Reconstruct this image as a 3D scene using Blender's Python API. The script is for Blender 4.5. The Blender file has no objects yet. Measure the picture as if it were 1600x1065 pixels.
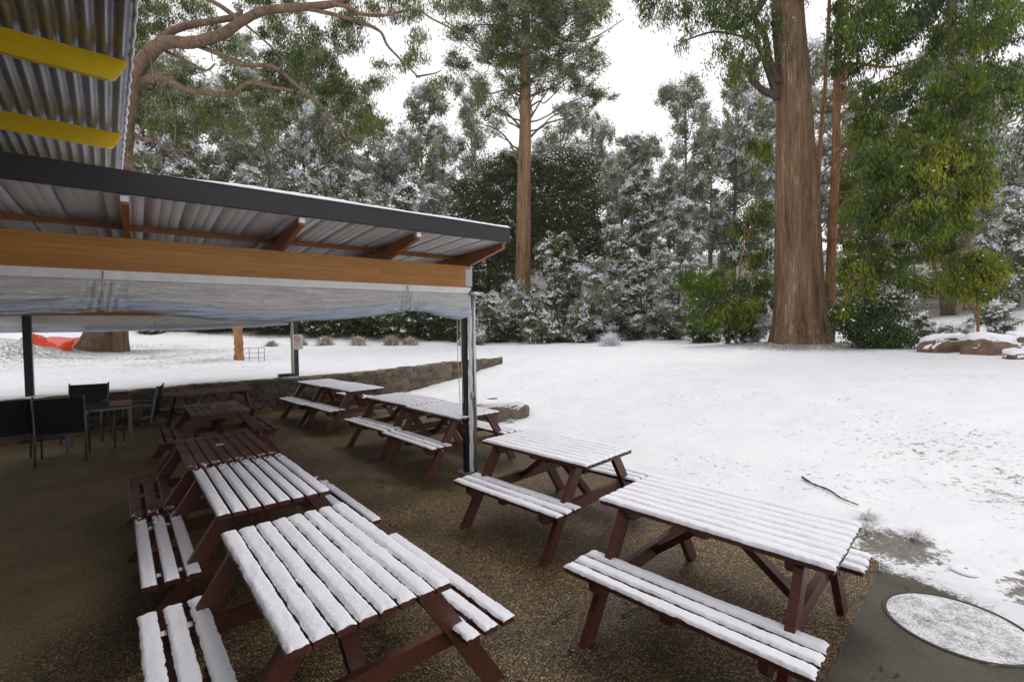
import bpy, math, random
import numpy as np
from mathutils import Vector, Matrix
R = math.radians
PI = math.pi
scene = bpy.context.scene
COL = scene.collection
# ------------------------------------------------------------------ camera, sky, sun, exposure
CF, CP, CR, CH = 734.04, 0.03305, -0.0121, 1.931      # focal length in photo pixels, pitch down, roll, eye height
cfw = Vector((0, math.cos(CP), -math.sin(CP)))
_up = Vector((0, math.sin(CP), math.cos(CP))); _rt = Vector((1, 0, 0))
crt = _rt*math.cos(CR) + _up*math.sin(CR)
cup = _up*math.cos(CR) - _rt*math.sin(CR)
cam = bpy.data.cameras.new('camera'); camo = bpy.data.objects.new('camera', cam); COL.objects.link(camo)
camo.matrix_world = Matrix(((crt.x, cup.x, -cfw.x, 0), (crt.y, cup.y, -cfw.y, 0), (crt.z, cup.z, -cfw.z, CH), (0, 0, 0, 1)))
cam.sensor_width = 36.0; cam.lens = CF/1600*36; cam.clip_start = 0.05; cam.clip_end = 900
scene.camera = camo

world = bpy.data.worlds.new('World'); scene.world = world; world.use_nodes = True
wn = world.node_tree; wn.nodes.clear()
wo = wn.nodes.new('ShaderNodeOutputWorld'); bg = wn.nodes.new('ShaderNodeBackground')
sky = wn.nodes.new('ShaderNodeTexSky'); sky.sky_type = 'NISHITA'; sky.sun_disc = False
SUN_EL, SUN_ROT = R(58), R(25)
sky.sun_elevation = SUN_EL; sky.sun_rotation = SUN_ROT
hsv = wn.nodes.new('ShaderNodeHueSaturation'); hsv.inputs['Saturation'].default_value = 0.2
mixw = wn.nodes.new('ShaderNodeMixRGB'); mixw.inputs[0].default_value = 0.8
mixw.inputs[2].default_value = (9.9, 9.75, 9.85, 1)      # the even white of a closed cloud cover
wn.links.new(sky.outputs[0], hsv.inputs['Color']); wn.links.new(hsv.outputs[0], mixw.inputs[1])
wn.links.new(mixw.outputs[0], bg.inputs[0]); bg.inputs[1].default_value = 0.12
wn.links.new(bg.outputs[0], wo.inputs[0])
sl = bpy.data.lights.new('sun', 'SUN'); sl.energy = 0.8; sl.angle = R(20); sl.color = (1, 0.97, 0.93)
so = bpy.data.objects.new('sun', sl); COL.objects.link(so)
so.rotation_euler = (R(90) - SUN_EL, 0, R(180) - SUN_ROT)
so.location = (0, 0, 30)
scene.view_settings.view_transform = 'Standard'; scene.view_settings.look = 'None'
scene.view_settings.exposure = 0.07; scene.view_settings.gamma = 1.0
scene.cycles.use_denoising = True
scene.cycles.max_bounces = 6; scene.cycles.transparent_max_bounces = 12
scene.cycles.diffuse_bounces = 3; scene.cycles.glossy_bounces = 3; scene.cycles.transmission_bounces = 4
scene.cycles.sample_clamp_indirect = 6

def at(px, py, Y):
    """world point that lies at depth Y in the direction of a photo pixel (for measuring the place)"""
    d = cfw + crt*((px-800)/CF) - cup*((py-532.5)/CF)
    return Vector((0, 0, CH)) + d*(Y/d.y)

# ------------------------------------------------------------------ noise
_rs = np.random.RandomState(7)
_LAT = _rs.rand(256, 256)
def vn(x, y, s=0):
    x = np.asarray(x, float) + s*17.31; y = np.asarray(y, float) + s*5.77
    xi = np.floor(x).astype(int); yi = np.floor(y).astype(int); fx = x-xi; fy = y-yi
    fx = fx*fx*(3-2*fx); fy = fy*fy*(3-2*fy)
    a = _LAT[xi & 255, yi & 255]; b = _LAT[(xi+1) & 255, yi & 255]; c = _LAT[xi & 255, (yi+1) & 255]; d = _LAT[(xi+1) & 255, (yi+1) & 255]
    return (a*(1-fx)+b*fx)*(1-fy) + (c*(1-fx)+d*fx)*fy
def fbm(x, y, s=0, o=4):
    r = 0; a = 1; t = 0
    for k in range(o):
        r = r + a*vn(np.asarray(x)*2**k, np.asarray(y)*2**k, s+k*3); t += a; a *= .5
    return r/t

# ------------------------------------------------------------------ materials
class NT:
    def __init__(self, name):
        self.m = bpy.data.materials.new(name); self.m.use_nodes = True
        self.t = self.m.node_tree; self.b = self.t.nodes['Principled BSDF']; self.out = self.t.nodes['Material Output']
    def n(self, kind, **kw):
        x = self.t.nodes.new(kind)
        for k, v in kw.items():
            if k.startswith('i_'):
                k2 = k[2:]; k2 = int(k2) if k2.isdigit() else k2.replace('_', ' ')
                x.inputs[k2].default_value = v
            else: setattr(x, k, v)
        return x
    def l(self, a, b): self.t.links.new(a, b)
    def coord(self, kind='Object', scale=(1, 1, 1)):
        if kind == 'World': o = self.n('ShaderNodeNewGeometry').outputs['Position']
        else: o = self.n('ShaderNodeTexCoord').outputs[kind]
        mp = self.n('ShaderNodeMapping'); mp.inputs['Scale'].default_value = scale; self.l(o, mp.inputs[0]); return mp.outputs[0]
    def noise(self, vec, scale, detail=4, rough=.6, dist=0):
        x = self.n('ShaderNodeTexNoise'); x.inputs['Scale'].default_value = scale; x.inputs['Detail'].default_value = detail
        x.inputs['Roughness'].default_value = rough; x.inputs['Distortion'].default_value = dist; self.l(vec, x.inputs['Vector']); return x.outputs['Fac']
    def vor(self, vec, scale, feature='F1', out='Distance'):
        x = self.n('ShaderNodeTexVoronoi'); x.feature = feature; x.inputs['Scale'].default_value = scale; self.l(vec, x.inputs['Vector']); return x.outputs[out]
    def ramp(self, fac, stops):
        x = self.n('ShaderNodeValToRGB'); e = x.color_ramp.elements
        while len(e) > 1: e.remove(e[-1])
        e[0].position = stops[0][0]; e[0].color = (*stops[0][1], 1) if len(stops[0][1]) == 3 else stops[0][1]
        for p, c in stops[1:]:
            q = e.new(p); q.color = (*c, 1)
        self.l(fac, x.inputs[0]); return x.outputs[0]
    def mix(self, f, a, b, mode='MIX'):
        x = self.n('ShaderNodeMixRGB', blend_type=mode)
        for v, i in ((f, 0), (a, 1), (b, 2)):
            if isinstance(v, (int, float)): x.inputs[i].default_value = v
            elif isinstance(v, tuple): x.inputs[i].default_value = (*v, 1)
            else: self.l(v, x.inputs[i])
        return x.outputs[0]
    def math(self, op, a, b=0.0, clamp=False):
        x = self.n('ShaderNodeMath', operation=op); x.use_clamp = clamp
        for v, i in ((a, 0), (b, 1)):
            if isinstance(v, (int, float)): x.inputs[i].default_value = v
            else: self.l(v, x.inputs[i])
        return x.outputs[0]
    def bump(self, h, strength=.5, dist=.01):
        x = self.n('ShaderNodeBump'); x.inputs['Strength'].default_value = strength; x.inputs['Distance'].default_value = dist
        self.l(h, x.inputs['Height']); self.l(x.outputs[0], self.b.inputs['Normal'])
    def set(self, col=None, rough=None, metal=None, spec=None):
        for v, k in ((col, 'Base Color'), (rough, 'Roughness'), (metal, 'Metallic'), (spec, 'Specular IOR Level')):
            if v is None: continue
            if isinstance(v, tuple): self.b.inputs[k].default_value = (*v, 1)
            elif isinstance(v, (int, float)): self.b.inputs[k].default_value = v
            else: self.l(v, self.b.inputs[k])
        return self

def plain(name, col, rough=.5, metal=0, var=.25, scale=8, bump=.1):
    t = NT(name); v = t.coord(); n = t.noise(v, scale, 5)
    lo = tuple(c*(1-var) for c in col); hi = tuple(min(1, c*(1+var)) for c in col)
    t.set(t.ramp(n, [(.3, lo), (.7, hi)]), rough, metal); t.bump(t.noise(v, scale*6, 3), bump, .004); return t.m

def snow_mat(name, speck=0.0):
    t = NT(name); v = t.coord('World'); n = t.noise(v, 3, 4)
    c = t.ramp(n, [(.3, (.82, .82, .88)), (.7, (.89, .885, .93))])
    t.set(c, .65, 0, .3)
    g = t.noise(v, 120, 3, .8); h = t.noise(v, 30, 3, .6)
    t.bump(t.math('ADD', t.math('MULTIPLY', g, .35), t.math('MULTIPLY', h, 1.0)), .5, .010); return t.m

def thin_snow():
    t = NT('thin_grainy_snow'); v = t.coord('World'); n = t.math('ADD', t.math('MULTIPLY', t.noise(v, 70, 4, .75), .6), t.math('MULTIPLY', t.noise(v, 9, 4, .6), .4))
    t.set(t.ramp(n, [(.40, (.22, .215, .21)), (.50, (.58, .58, .60)), (.60, (.84, .84, .88))]), .7, 0, .3); t.bump(n, .4, .005); return t.m

def table_wood():
    t = NT('stained_wood'); v = t.coord('Object', (2, 28, 28)); n = t.noise(v, 3, 6, .65); v2 = t.coord('World'); n2 = t.noise(v2, 2.5, 3)
    c = t.ramp(n, [(.25, (.045, .013, .008)), (.55, (.115, .034, .019)), (.8, (.18, .06, .034))])
    c = t.mix(t.math('MULTIPLY', n2, .35), c, (.05, .02, .014))
    t.set(c, t.ramp(n2, [(.35, (.28,)*3), (.65, (.55,)*3)]), 0, .5); t.bump(n, .35, .004); return t.m

def glulam():
    t = NT('golden_laminated_timber'); v = t.coord('Object', (1.2, 14, 20)); n = t.noise(v, 2.2, 6, .65)
    tc = t.n('ShaderNodeTexCoord'); sx = t.n('ShaderNodeSeparateXYZ'); t.l(tc.outputs['Object'], sx.inputs[0])
    # laminations 46 mm thick, boards butt jointed at random
    lam = t.math('MULTIPLY', sx.outputs[2], 1/.046); fl = t.math('FLOOR', lam)
    bx = t.math('FLOOR', t.math('ADD', t.math('MULTIPLY', sx.outputs[0], .28), t.math('MULTIPLY', fl, .37)))
    cv = t.n('ShaderNodeCombineXYZ'); t.l(bx, cv.inputs[0]); t.l(fl, cv.inputs[1])
    wnz = t.n('ShaderNodeTexWhiteNoise'); t.l(cv.outputs[0], wnz.inputs[0])
    base = t.ramp(wnz.outputs[0], [(0, (.42, .17, .012)), (.5, (.52, .215, .014)), (1, (.60, .27, .020))])
    nb = t.noise(t.coord('Object', (1.5, 10, 60)), 2, 5, .7); c = t.mix(t.ramp(nb, [(.4, (0,)*3), (.7, (.65,)*3)]), base, (.22, .065, .008)); c = t.mix(t.math('MULTIPLY', n, .35), c, (.20, .06, .008))
    fr = t.math('FRACT', lam); seam = t.math('LESS_THAN', fr, .05)
    c = t.mix(t.math('MULTIPLY', seam, .6), c, (.08, .03, .01))
    t.set(c, .42); t.bump(n, .2, .003); return t.m

def rafter_wood():
    t = NT('brown_rafter_timber'); v = t.coord('Object', (12, 1.5, 20)); n = t.noise(v, 2, 6, .6)
    t.set(t.ramp(n, [(.25, (.17, .05, .010)), (.75, (.38, .13, .022))]), .45); t.bump(n, .2, .003); return t.m

def sheet(name, col, rough=.35, metal=.9, bmp=.03):
    t = NT(name); v = t.coord('Object', (30, .6, 1)); n = t.noise(v, 3, 4, .6); v2 = t.coord(); n2 = t.noise(v2, 3, 4)
    c = t.mix(t.ramp(n2, [(.35, (0,)*3), (.65, (1,)*3)]), tuple(x*.72 for x in col), col)
    t.set(c, t.ramp(n, [(.2, (rough*.7,)*3), (.8, (rough*1.4,)*3)]), metal); return t.m

def patio_mat():
    t = NT('exposed_aggregate'); v = t.coord('World')
    cell = t.vor(v, 92, 'F1', 'Color'); d = t.vor(v, 92, 'F1', 'Distance')
    cs = t.n('ShaderNodeSeparateColor'); t.l(cell, cs.inputs[0])
    stones = t.ramp(cs.outputs[0], [(0, (.035, .024, .012)), (.3, (.15, .093, .036)), (.55, (.33, .20, .072)), (.75, (.21, .155, .085)), (.92, (.44, .30, .13)), (1, (.62, .50, .31))])
    c = t.mix(t.ramp(d, [(.35, (0,)*3), (.62, (1,)*3)]), stones, (.035, .028, .018))
    # dry smoother band under the roofs: w = distance out from the eave line, r = distance in from the canopy beam
    g = t.n('ShaderNodeNewGeometry'); s = t.n('ShaderNodeSeparateXYZ'); t.l(g.outputs['Position'], s.inputs[0])
    big = t.noise(v, 1.1, 4, .6, .5)
    w = t.math('ADD', t.math('MULTIPLY', s.outputs[0], .782), t.math('MULTIPLY', s.outputs[1], .623))
    dd = t.math('SUBTRACT', t.math('MULTIPLY', s.outputs[1], .782), t.math('MULTIPLY', s.outputs[0], .623))
    w = t.math('ADD', w, t.math('MULTIPLY', t.math('SUBTRACT', big, .5), .9))
    w = t.math('SUBTRACT', w, t.math('MULTIPLY', t.math('MINIMUM', t.math('SUBTRACT', dd, 4.2), 1.8), .8))
    dry = t.math('SUBTRACT', 1.0, t.math('MULTIPLY', t.math('ADD', w, .70), 1.6, True), True)
    damp = t.noise(v, .8, 5, .65, .3)
    wet = t.ramp(damp, [(.38, (.5, .48, .44)), (.60, (1.1, 1.05, .98))])
    c = t.mix(1.0, c, wet, 'MULTIPLY')
    fine = t.noise(v, 55, 4, .7)
    concrete = t.ramp(fine, [(.3, (.27, .215, .115)), (.7, (.44, .36, .21))])
    concrete = t.mix(1.0, concrete, t.ramp(t.noise(v, .9, 5, .65), [(.3, (.6,)*3), (.68, (1.25,)*3)]), 'MULTIPLY'); c = t.mix(t.math('MULTIPLY', dry, .52), c, concrete)
    # thin scattered snow near the outer edge
    D = t.math('ADD', t.math('MULTIPLY', t.math('ADD', s.outputs[0], 3.44), .83), t.math('MULTIPLY', t.math('SUBTRACT', s.outputs[1], 13.3), .56))
    sn = t.math('ADD', t.math('MULTIPLY', t.noise(v, 26, 4, .75), .55), t.math('MULTIPLY', t.noise(v, 3, 4, .6), .45))
    sm = t.math('MULTIPLY', t.math('SUBTRACT', t.math('ADD', sn, t.math('MULTIPLY', t.math('ADD', D, .10), .32)), .60), 12, True)
    c = t.mix(t.math('MULTIPLY', sm, .9), c, (.82, .83, .87))
    t.set(c, t.mix(dry, t.ramp(damp, [(.35, (.3,)*3), (.65, (.65,)*3)]), (.8,)*3), 0, .28)
    h = t.math('MULTIPLY', t.math('SUBTRACT', 1.0, d), t.math('SUBTRACT', 1.0, t.math('MULTIPLY', dry, .75)))
    t.bump(h, .55, .006); return t.m

def slab_mat():
    t = NT('wet_concrete'); v = t.coord('World'); n = t.noise(v, 2.2, 5, .6); f = t.noise(v, 90, 4, .7)
    c = t.ramp(n, [(.35, (.026, .023, .017)), (.65, (.10, .088, .062))]); c = t.mix(t.math('MULTIPLY', f, .4), c, (.05, .045, .035))
    gr = t.vor(v, 150, 'F1', 'Distance'); c = t.mix(t.ramp(gr, [(.15, (.55,)*3), (.5, (0,)*3)]), c, (.19, .16, .11))
    g = t.n('ShaderNodeNewGeometry'); s = t.n('ShaderNodeSeparateXYZ'); t.l(g.outputs['Position'], s.inputs[0])
    D = t.math('ADD', t.math('SUBTRACT', s.outputs[0], 3.02), t.math('MULTIPLY', t.math('MAXIMUM', t.math('SUBTRACT', s.outputs[1], 3.25), 0.0), .55))
    sn = t.math('ADD', t.math('MULTIPLY', t.noise(v, 60, 4, .75), .5), t.math('MULTIPLY', t.noise(v, 6, 4, .6), .5))
    sm = t.math('MULTIPLY', t.math('SUBTRACT', t.math('ADD', sn, t.math('MULTIPLY', t.math('ADD', D, .10), 1.1)), .66), 9, True)
    c = t.mix(t.math('MULTIPLY', sm, .9), c, (.82, .83, .87))
    t.set(c, t.ramp(n, [(.3, (.38,)*3), (.7, (.75,)*3)]), 0, .3); t.bump(t.math('ADD', f, t.math('MULTIPLY', gr, -.8)), .6, .005); return t.m

def lawn_mat(patches):
    t = NT('snowy_ground'); v = t.coord('World')
    st = t.coord('World', (1, 1, .3))
    n = t.noise(v, 2, 5); snow = t.ramp(n, [(.3, (.80, .81, .85)), (.7, (.88, .885, .91))])
    a = t.noise(st, 11, 5, .75); b = t.noise(v, .55, 4, .6, .4); e = t.noise(v, 45, 3, .7)
    dens = t.ramp(b, [(.38, (0,)*3), (.72, (1,)*3)])
    thr = t.math('SUBTRACT', .622, t.math('MULTIPLY', dens, .08))
    g = t.n('ShaderNodeNewGeometry')
    far = None
    for (x, y, rad, k) in patches:
        vm = t.n('ShaderNodeVectorMath', operation='DISTANCE'); t.l(g.outputs['Position'], vm.inputs[0]); vm.inputs[1].default_value = (x, y, gz(x, y))
        q = t.math('MULTIPLY', t.math('SUBTRACT', 1.0, t.math('DIVIDE', vm.outputs['Value'], rad), True), k)
        far = q if far is None else t.math('MAXIMUM', far, q)
    thr = t.math('SUBTRACT', thr, far)
    gs = t.n('ShaderNodeSeparateXYZ'); t.l(g.outputs['Position'], gs.inputs[0])
    thr = t.math('SUBTRACT', thr, t.math('MULTIPLY', t.math('DIVIDE', t.math('SUBTRACT', gs.outputs[1], 30.0), 3.0, True), .22))
    m = t.math('MULTIPLY', t.math('SUBTRACT', t.math('ADD', t.math('MULTIPLY', a, .75), t.math('MULTIPLY', e, .25)), thr), 14, True)
    dirt = t.ramp(t.noise(v, 26, 6, .8), [(.35, (.022, .017, .010)), (.5, (.075, .055, .028)), (.62, (.17, .13, .07)), (.72, (.40, .36, .28))])
    c = t.mix(t.math('MULTIPLY', m, .85), snow, dirt)
    t.set(c, .7, 0, .3)
    t.bump(t.math('ADD', t.math('MULTIPLY', t.noise(v, 35, 4, .7), .5), t.math('MULTIPLY', t.noise(v, 7, 3), 1.0)), .6, .03); return t.m

def bark(name, dark, mid, light, vs=.35, sc=5.0, bump=1.0):
    t = NT(name); v = t.coord('World', (1, 1, vs*.22)); n = t.noise(v, sc*1.6, 6, .72, .5); v2 = t.coord('World', (1, 1, vs*.5)); n2 = t.noise(v2, sc*.3, 4, .6)
    v3 = t.coord('World', (1, 1, vs*.4)); f = t.noise(v3, sc*6, 3, .7)
    m = t.math('ADD', t.math('MULTIPLY', n, .62), t.math('MULTIPLY', n2, .38))
    c = t.ramp(m, [(.38, dark), (.47, mid), (.55, tuple(x*1.3 for x in mid)), (.62, light)])
    c = t.mix(t.math('MULTIPLY', t.ramp(f, [(.35, (0,)*3), (.7, (1,)*3)]), .55), c, dark)
    t.set(c, .8, 0, .25); t.bump(t.math('ADD', n, t.math('MULTIPLY', f, .5)), bump, .12); return t.m

def leaf(name, c1, c2, trans=.25, rough=.45, sc=1.2):
    t = NT(name); v = t.coord('World'); n = t.noise(v, sc, 3); f = t.noise(v, 14, 2)
    c = t.ramp(t.math('ADD', t.math('MULTIPLY', n, .5), t.math('MULTIPLY', f, .5)), [(.35, c1), (.65, c2)])
    t.set(c, rough, 0, .35)
    if trans:
        tr = t.n('ShaderNodeBsdfTranslucent'); t.l(c, tr.inputs[0]); mx = t.n('ShaderNodeMixShader'); mx.inputs[0].default_value = trans
        t.l(t.b.outputs[0], mx.inputs[1]); t.l(tr.outputs[0], mx.inputs[2]); t.l(mx.outputs[0], t.out.inputs[0])
    return t.m

def plastic():
    t = NT('clear_plastic_sheet'); v = t.coord('Object', (.9, 1, 6)); n = t.noise(v, 3, 4, .5, 1.6); v2 = t.coord('Object'); n2 = t.noise(v2, 2.0, 4)
    tc = t.n('ShaderNodeTexCoord'); s = t.n('ShaderNodeSeparateXYZ'); t.l(tc.outputs['UV'], s.inputs[0])
    # the rolled-up clear film at the bottom is bluish, the strip above is milky
    c = t.ramp(s.outputs[1], [(0, (.66, .62, .54)), (.2, (.60, .70, .86)), (.42, (.58, .68, .88)), (.54, (.80, .79, .79)), (1, (.86, .83, .80))])
    c = t.mix(t.math('MULTIPLY', n2, .4), c, (.35, .32, .27))
    t.set(c, t.ramp(n, [(.3, (.05,)*3), (.7, (.2,)*3)]), 0, 1.0)
    tr = t.n('ShaderNodeBsdfTransparent'); tl = t.n('ShaderNodeBsdfTranslucent'); t.l(c, tl.inputs[0])
    m0 = t.n('ShaderNodeMixShader'); m0.inputs[0].default_value = .12; t.l(t.b.outputs[0], m0.inputs[1]); t.l(tl.outputs[0], m0.inputs[2])
    m1 = t.n('ShaderNodeMixShader'); m1.inputs[0].default_value = .10; t.l(m0.outputs[0], m1.inputs[1]); t.l(tr.outputs[0], m1.inputs[2])
    t.l(m1.outputs[0], t.out.inputs[0]); n3 = t.noise(t.coord('Object', (1.5, 1, 5)), 6, 5, .6, 2.0); t.bump(t.math('ADD', t.math('MULTIPLY', n, 1.5), t.math('MULTIPLY', n3, .5)), .8, .045); return t.m

def netting():
    t = NT('orange_mesh'); v = t.coord('Object', (1, 1, 1))
    w1 = t.n('ShaderNodeTexWave', wave_type='BANDS', bands_direction='X'); w1.inputs['Scale'].default_value = 7; t.l(v, w1.inputs[0])
    w2 = t.n('ShaderNodeTexWave', wave_type='BANDS', bands_direction='Z'); w2.inputs['Scale'].default_value = 7; t.l(v, w2.inputs[0])
    m = t.math('MAXIMUM', w1.outputs[1], w2.outputs[1]); a = t.math('GREATER_THAN', m, .35)
    t.set((.85, .085, .02), .5)
    tr = t.n('ShaderNodeBsdfTransparent'); mx = t.n('ShaderNodeMixShader'); t.l(a, mx.inputs[0]); t.l(tr.outputs[0], mx.inputs[1]); t.l(t.b.outputs[0], mx.inputs[2])
    t.l(mx.outputs[0], t.out.inputs[0]); return t.m

M = {}
M['snow'] = snow_mat('snow')
M['thinsnow'] = thin_snow()
M['wood'] = table_wood()
M['glulam'] = glulam()
M['rafter'] = rafter_wood()
M['fascia'] = plain('dark_grey_fascia', (.012, .013, .018), .5, 0, .3, 3, .1)
M['galv'] = plain('galvanised_underside', (.66, .67, .70), .58, .35, .05, 2, 0)
M['corr'] = sheet('corrugated_soffit', (.33, .33, .37), .34, .75)
M['cladding'] = plain('unseen_dark_cladding', (.05, .045, .04), .7, 0, .2)  # for the out-of-view building wall, kept dark so little light bounces off it
M['yellow'] = plain('yellow_paint', (.66, .44, .003), .4, 0, .1, 3, .15)
M['steel_dark'] = plain('dark_post_paint', (.018, .022, .030), .35, 0, .3)
M['pipe'] = plain('galvanised_pipe', (.50, .53, .56), .35, .8, .2, 10)
M['white'] = plain('white_paint', (.75, .75, .76), .45, 0, .08)
M['plate'] = plain('zinc_plate', (.38, .38, .40), .45, .7, .2)
M['plastic'] = plastic()
M['rope'] = plain('pale_cord', (.55, .50, .38), .7, 0, .2, 40)
M['patio'] = patio_mat()
M['slab'] = slab_mat()
M['sling'] = plain('black_sling', (.008, .008, .014), .6, 0, .3, 30)
M['alu'] = plain('dull_aluminium', (.20, .20, .22), .45, .6, .2, 20)
M['glass_top'] = plain('smoky_table_top', (.07, .06, .07), .12, 0, .2)
M['red'] = plain('red_print', (.65, .03, .03), .4, 0, .05)
M['grey_print'] = plain('grey_print', (.35, .35, .38), .5, 0, .05)
M['net'] = netting()
M['rock'] = plain('brown_rock', (.15, .095, .06), .8, 0, .6, 2.5, .9)
M['rock2'] = plain('dark_rock', (.12, .10, .075), .8, 0, .6, 3, .9)
M['bark_big'] = bark('stringybark', (.06, .036, .021), (.25, .15, .085), (.56, .42, .29), .3, 7)
M['bark_warm'] = bark('warm_brown_bark', (.09, .05, .028), (.29, .175, .095), (.56, .40, .26), .3, 6)
M['bark_old'] = bark('rough_dark_bark', (.05, .032, .020), (.14, .092, .056), (.24, .165, .105), .5, 4)
M['bark_red'] = bark('reddish_bark', (.12, .055, .028), (.34, .17, .085), (.52, .34, .21), .5, 9, .4)
M['bark_grey'] = bark('pale_bark', (.12, .085, .065), (.28, .20, .15), (.50, .42, .34), .4, 6, .5)
M['bark_dark'] = bark('dark_twig_bark', (.03, .022, .018), (.08, .06, .045), (.15, .12, .09), .5, 8, .3)
M['bark_orange'] = bark('orange_dead_wood', (.17, .07, .025), (.42, .20, .075), (.62, .36, .17), .5, 9, .6)
M['bark_limb'] = bark('brown_limb_bark', (.05, .033, .022), (.19, .125, .080), (.36, .27, .19), 2, 7, .5)
M['leaf_g'] = leaf('green_leaf', (.055, .10, .008), (.165, .24, .018), .4)
M['leaf_y'] = leaf('yellow_green_leaf', (.16, .22, .014), (.38, .34, .02), .4)
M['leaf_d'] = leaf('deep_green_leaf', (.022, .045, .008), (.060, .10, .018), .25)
M['leaf_o'] = leaf('olive_leaf', (.115, .13, .040), (.23, .245, .085), .3)
M['leaf_s'] = leaf('sage_leaf', (.27, .28, .15), (.46, .47, .29), .35)
M['leaf_grey'] = leaf('frosted_leaf', (.36, .38, .33), (.58, .59, .56), .3)
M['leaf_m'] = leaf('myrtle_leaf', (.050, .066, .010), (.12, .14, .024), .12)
M['leaf_snow'] = leaf('snow_on_leaf', (.78, .80, .85), (.88, .89, .93), .15, .7)
M['straw'] = leaf('straw_grass', (.35, .25, .12), (.55, .45, .28), .3)
M['brownleaf'] = leaf('dead_leaf', (.16, .05, .02), (.30, .13, .06), .1)
M['twig'] = plain('wet_twig', (.035, .022, .016), .6, 0, .3, 20)
M['lidc'] = plain('pale_wet_concrete', (.34, .34, .34), .6, 0, .3, 30, .3)
M['mud'] = plain('wet_soil', (.045, .038, .026), .6, 0, .5, 18, .9)

# ------------------------------------------------------------------ mesh helpers
def link(name, me, mats=(), parent=None, smooth=False):
    o = bpy.data.objects.new(name, me); COL.objects.link(o)
    for m in mats: me.materials.append(M[m] if isinstance(m, str) else m)
    if parent is not None: o.parent = parent
    if smooth: me.polygons.foreach_set('use_smooth', [True]*len(me.polygons))
    return o
def tag(o, label=None, cat=None, group=None, kind=None):
    if label: o['label'] = label
    if cat: o['category'] = cat
    if group: o['group'] = group
    if kind: o['kind'] = kind
    return o
def empty(name, loc=(0, 0, 0), rz=0):
    o = bpy.data.objects.new(name, None); COL.objects.link(o); o.location = loc; o.rotation_euler = (0, 0, rz); o.empty_display_size = .2; return o
def npmesh(name, V, F, mi=None):
    """V (n,3), F (m,k) all faces same size"""
    V = np.ascontiguousarray(V, dtype=np.float32); F = np.ascontiguousarray(F, dtype=np.int32)
    me = bpy.data.meshes.new(name); k = F.shape[1]
    me.vertices.add(len(V)); me.vertices.foreach_set('co', V.ravel())
    me.loops.add(F.size); me.loops.foreach_set('vertex_index', F.ravel())
    me.polygons.add(len(F)); me.polygons.foreach_set('loop_start', np.arange(0, F.size, k, dtype=np.int32))
    if mi is not None: me.polygons.foreach_set('material_index', np.asarray(mi, dtype=np.int32))
    me.update(calc_edges=True); return me
def gridfaces(nu, nv, wrap=False):
    i = np.arange(nu-1)[:, None]; j = np.arange(nv if wrap else nv-1)[None, :]
    a = i*nv + j; b = i*nv + (j+1) % nv; c = (i+1)*nv + (j+1) % nv; d = (i+1)*nv + j
    return np.stack([a+0*b, b, c, d], -1).reshape(-1, 4)
class MB:
    def __init__(s): s.v = []; s.f = []
    def raw(s, V, F):
        n = len(s.v); s.v += [tuple(map(float, p)) for p in V]; s.f += [tuple(int(i)+n for i in q) for q in F]; return s
    def hexa(s, P):   # 8 points: bottom ring 0-3, top ring 4-7
        return s.raw(P, [(3, 2, 1, 0), (4, 5, 6, 7), (0, 1, 5, 4), (1, 2, 6, 5), (2, 3, 7, 6), (3, 0, 4, 7)])
    def box(s, x0, x1, y0, y1, z0, z1, ch=0):
        if ch <= 0:
            return s.hexa([(x0, y0, z0), (x1, y0, z0), (x1, y1, z0), (x0, y1, z0), (x0, y0, z1), (x1, y0, z1), (x1, y1, z1), (x0, y1, z1)])
        c = ch
        rings = []
        for (z, k) in ((z0, c), (z0+c, 0), (z1-c, 0), (z1, c)):
            xa, xb, ya, yb = x0+k, x1-k, y0+k, y1-k
            rings += [(xa+c*(k == 0), ya, z), (xb-c*(k == 0), ya, z), (xb, ya+c*(k == 0), z), (xb, yb-c*(k == 0), z), (xb-c*(k == 0), yb, z), (xa+c*(k == 0), yb, z), (xa, yb-c*(k == 0), z), (xa, ya+c*(k == 0), z)]
        F = [tuple(range(7, -1, -1)), tuple(range(24, 32))]
        for r in range(3):
            for i in range(8): F.append((r*8+i, r*8+(i+1) % 8, (r+1)*8+(i+1) % 8, (r+1)*8+i))
        return s.raw(rings, F)
    def bar(s, a, b, w, h, up=(0, 0, 1)):
        a = Vector(a); b = Vector(b); d = (b-a).normalized(); upv = Vector(up); sd = d.cross(upv).normalized(); u2 = sd.cross(d).normalized()
        P = []
        for p in (a, b):
            P.append([p+sd*(w/2*i)+u2*(h/2*j) for i, j in ((-1, -1), (1, -1), (1, 1), (-1, 1))])
        return s.hexa([*P[0], *P[1]])
    def tube(s, path, rad, n=8, cap=True):
        path = [Vector(p) for p in path]; N = len(path)
        if not hasattr(rad, '__len__'): rad = [rad]*N
        base = len(s.v); prev = None
        for i, p in enumerate(path):
            t = (path[min(i+1, N-1)] - path[max(i-1, 0)]).normalized()
            if prev is None: a = t.orthogonal().normalized()
            else: a = (prev - t*prev.dot(t)).normalized()
            prev = a; b = t.cross(a)
            for k in range(n):
                q = p + (a*math.cos(2*PI*k/n) + b*math.sin(2*PI*k/n))*rad[i]; s.v.append(tuple(q))
        for i in range(N-1):
            for k in range(n): s.f.append((base+i*n+k, base+i*n+(k+1) % n, base+(i+1)*n+(k+1) % n, base+(i+1)*n+k))
        if cap: s.f.append(tuple(base+k for k in range(n-1, -1, -1))); s.f.append(tuple(base+(N-1)*n+k for k in range(n)))
        return s
    def cyl(s, c, r, z0, z1, n=24): return s.tube([(c[0], c[1], z0), (c[0], c[1], z1)], r, n)
    def build(s, name, mat, parent=None, smooth=False):
        me = bpy.data.meshes.new(name); me.from_pydata(s.v, [], s.f); me.update()
        return link(name, me, (mat,), parent, smooth)

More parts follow.
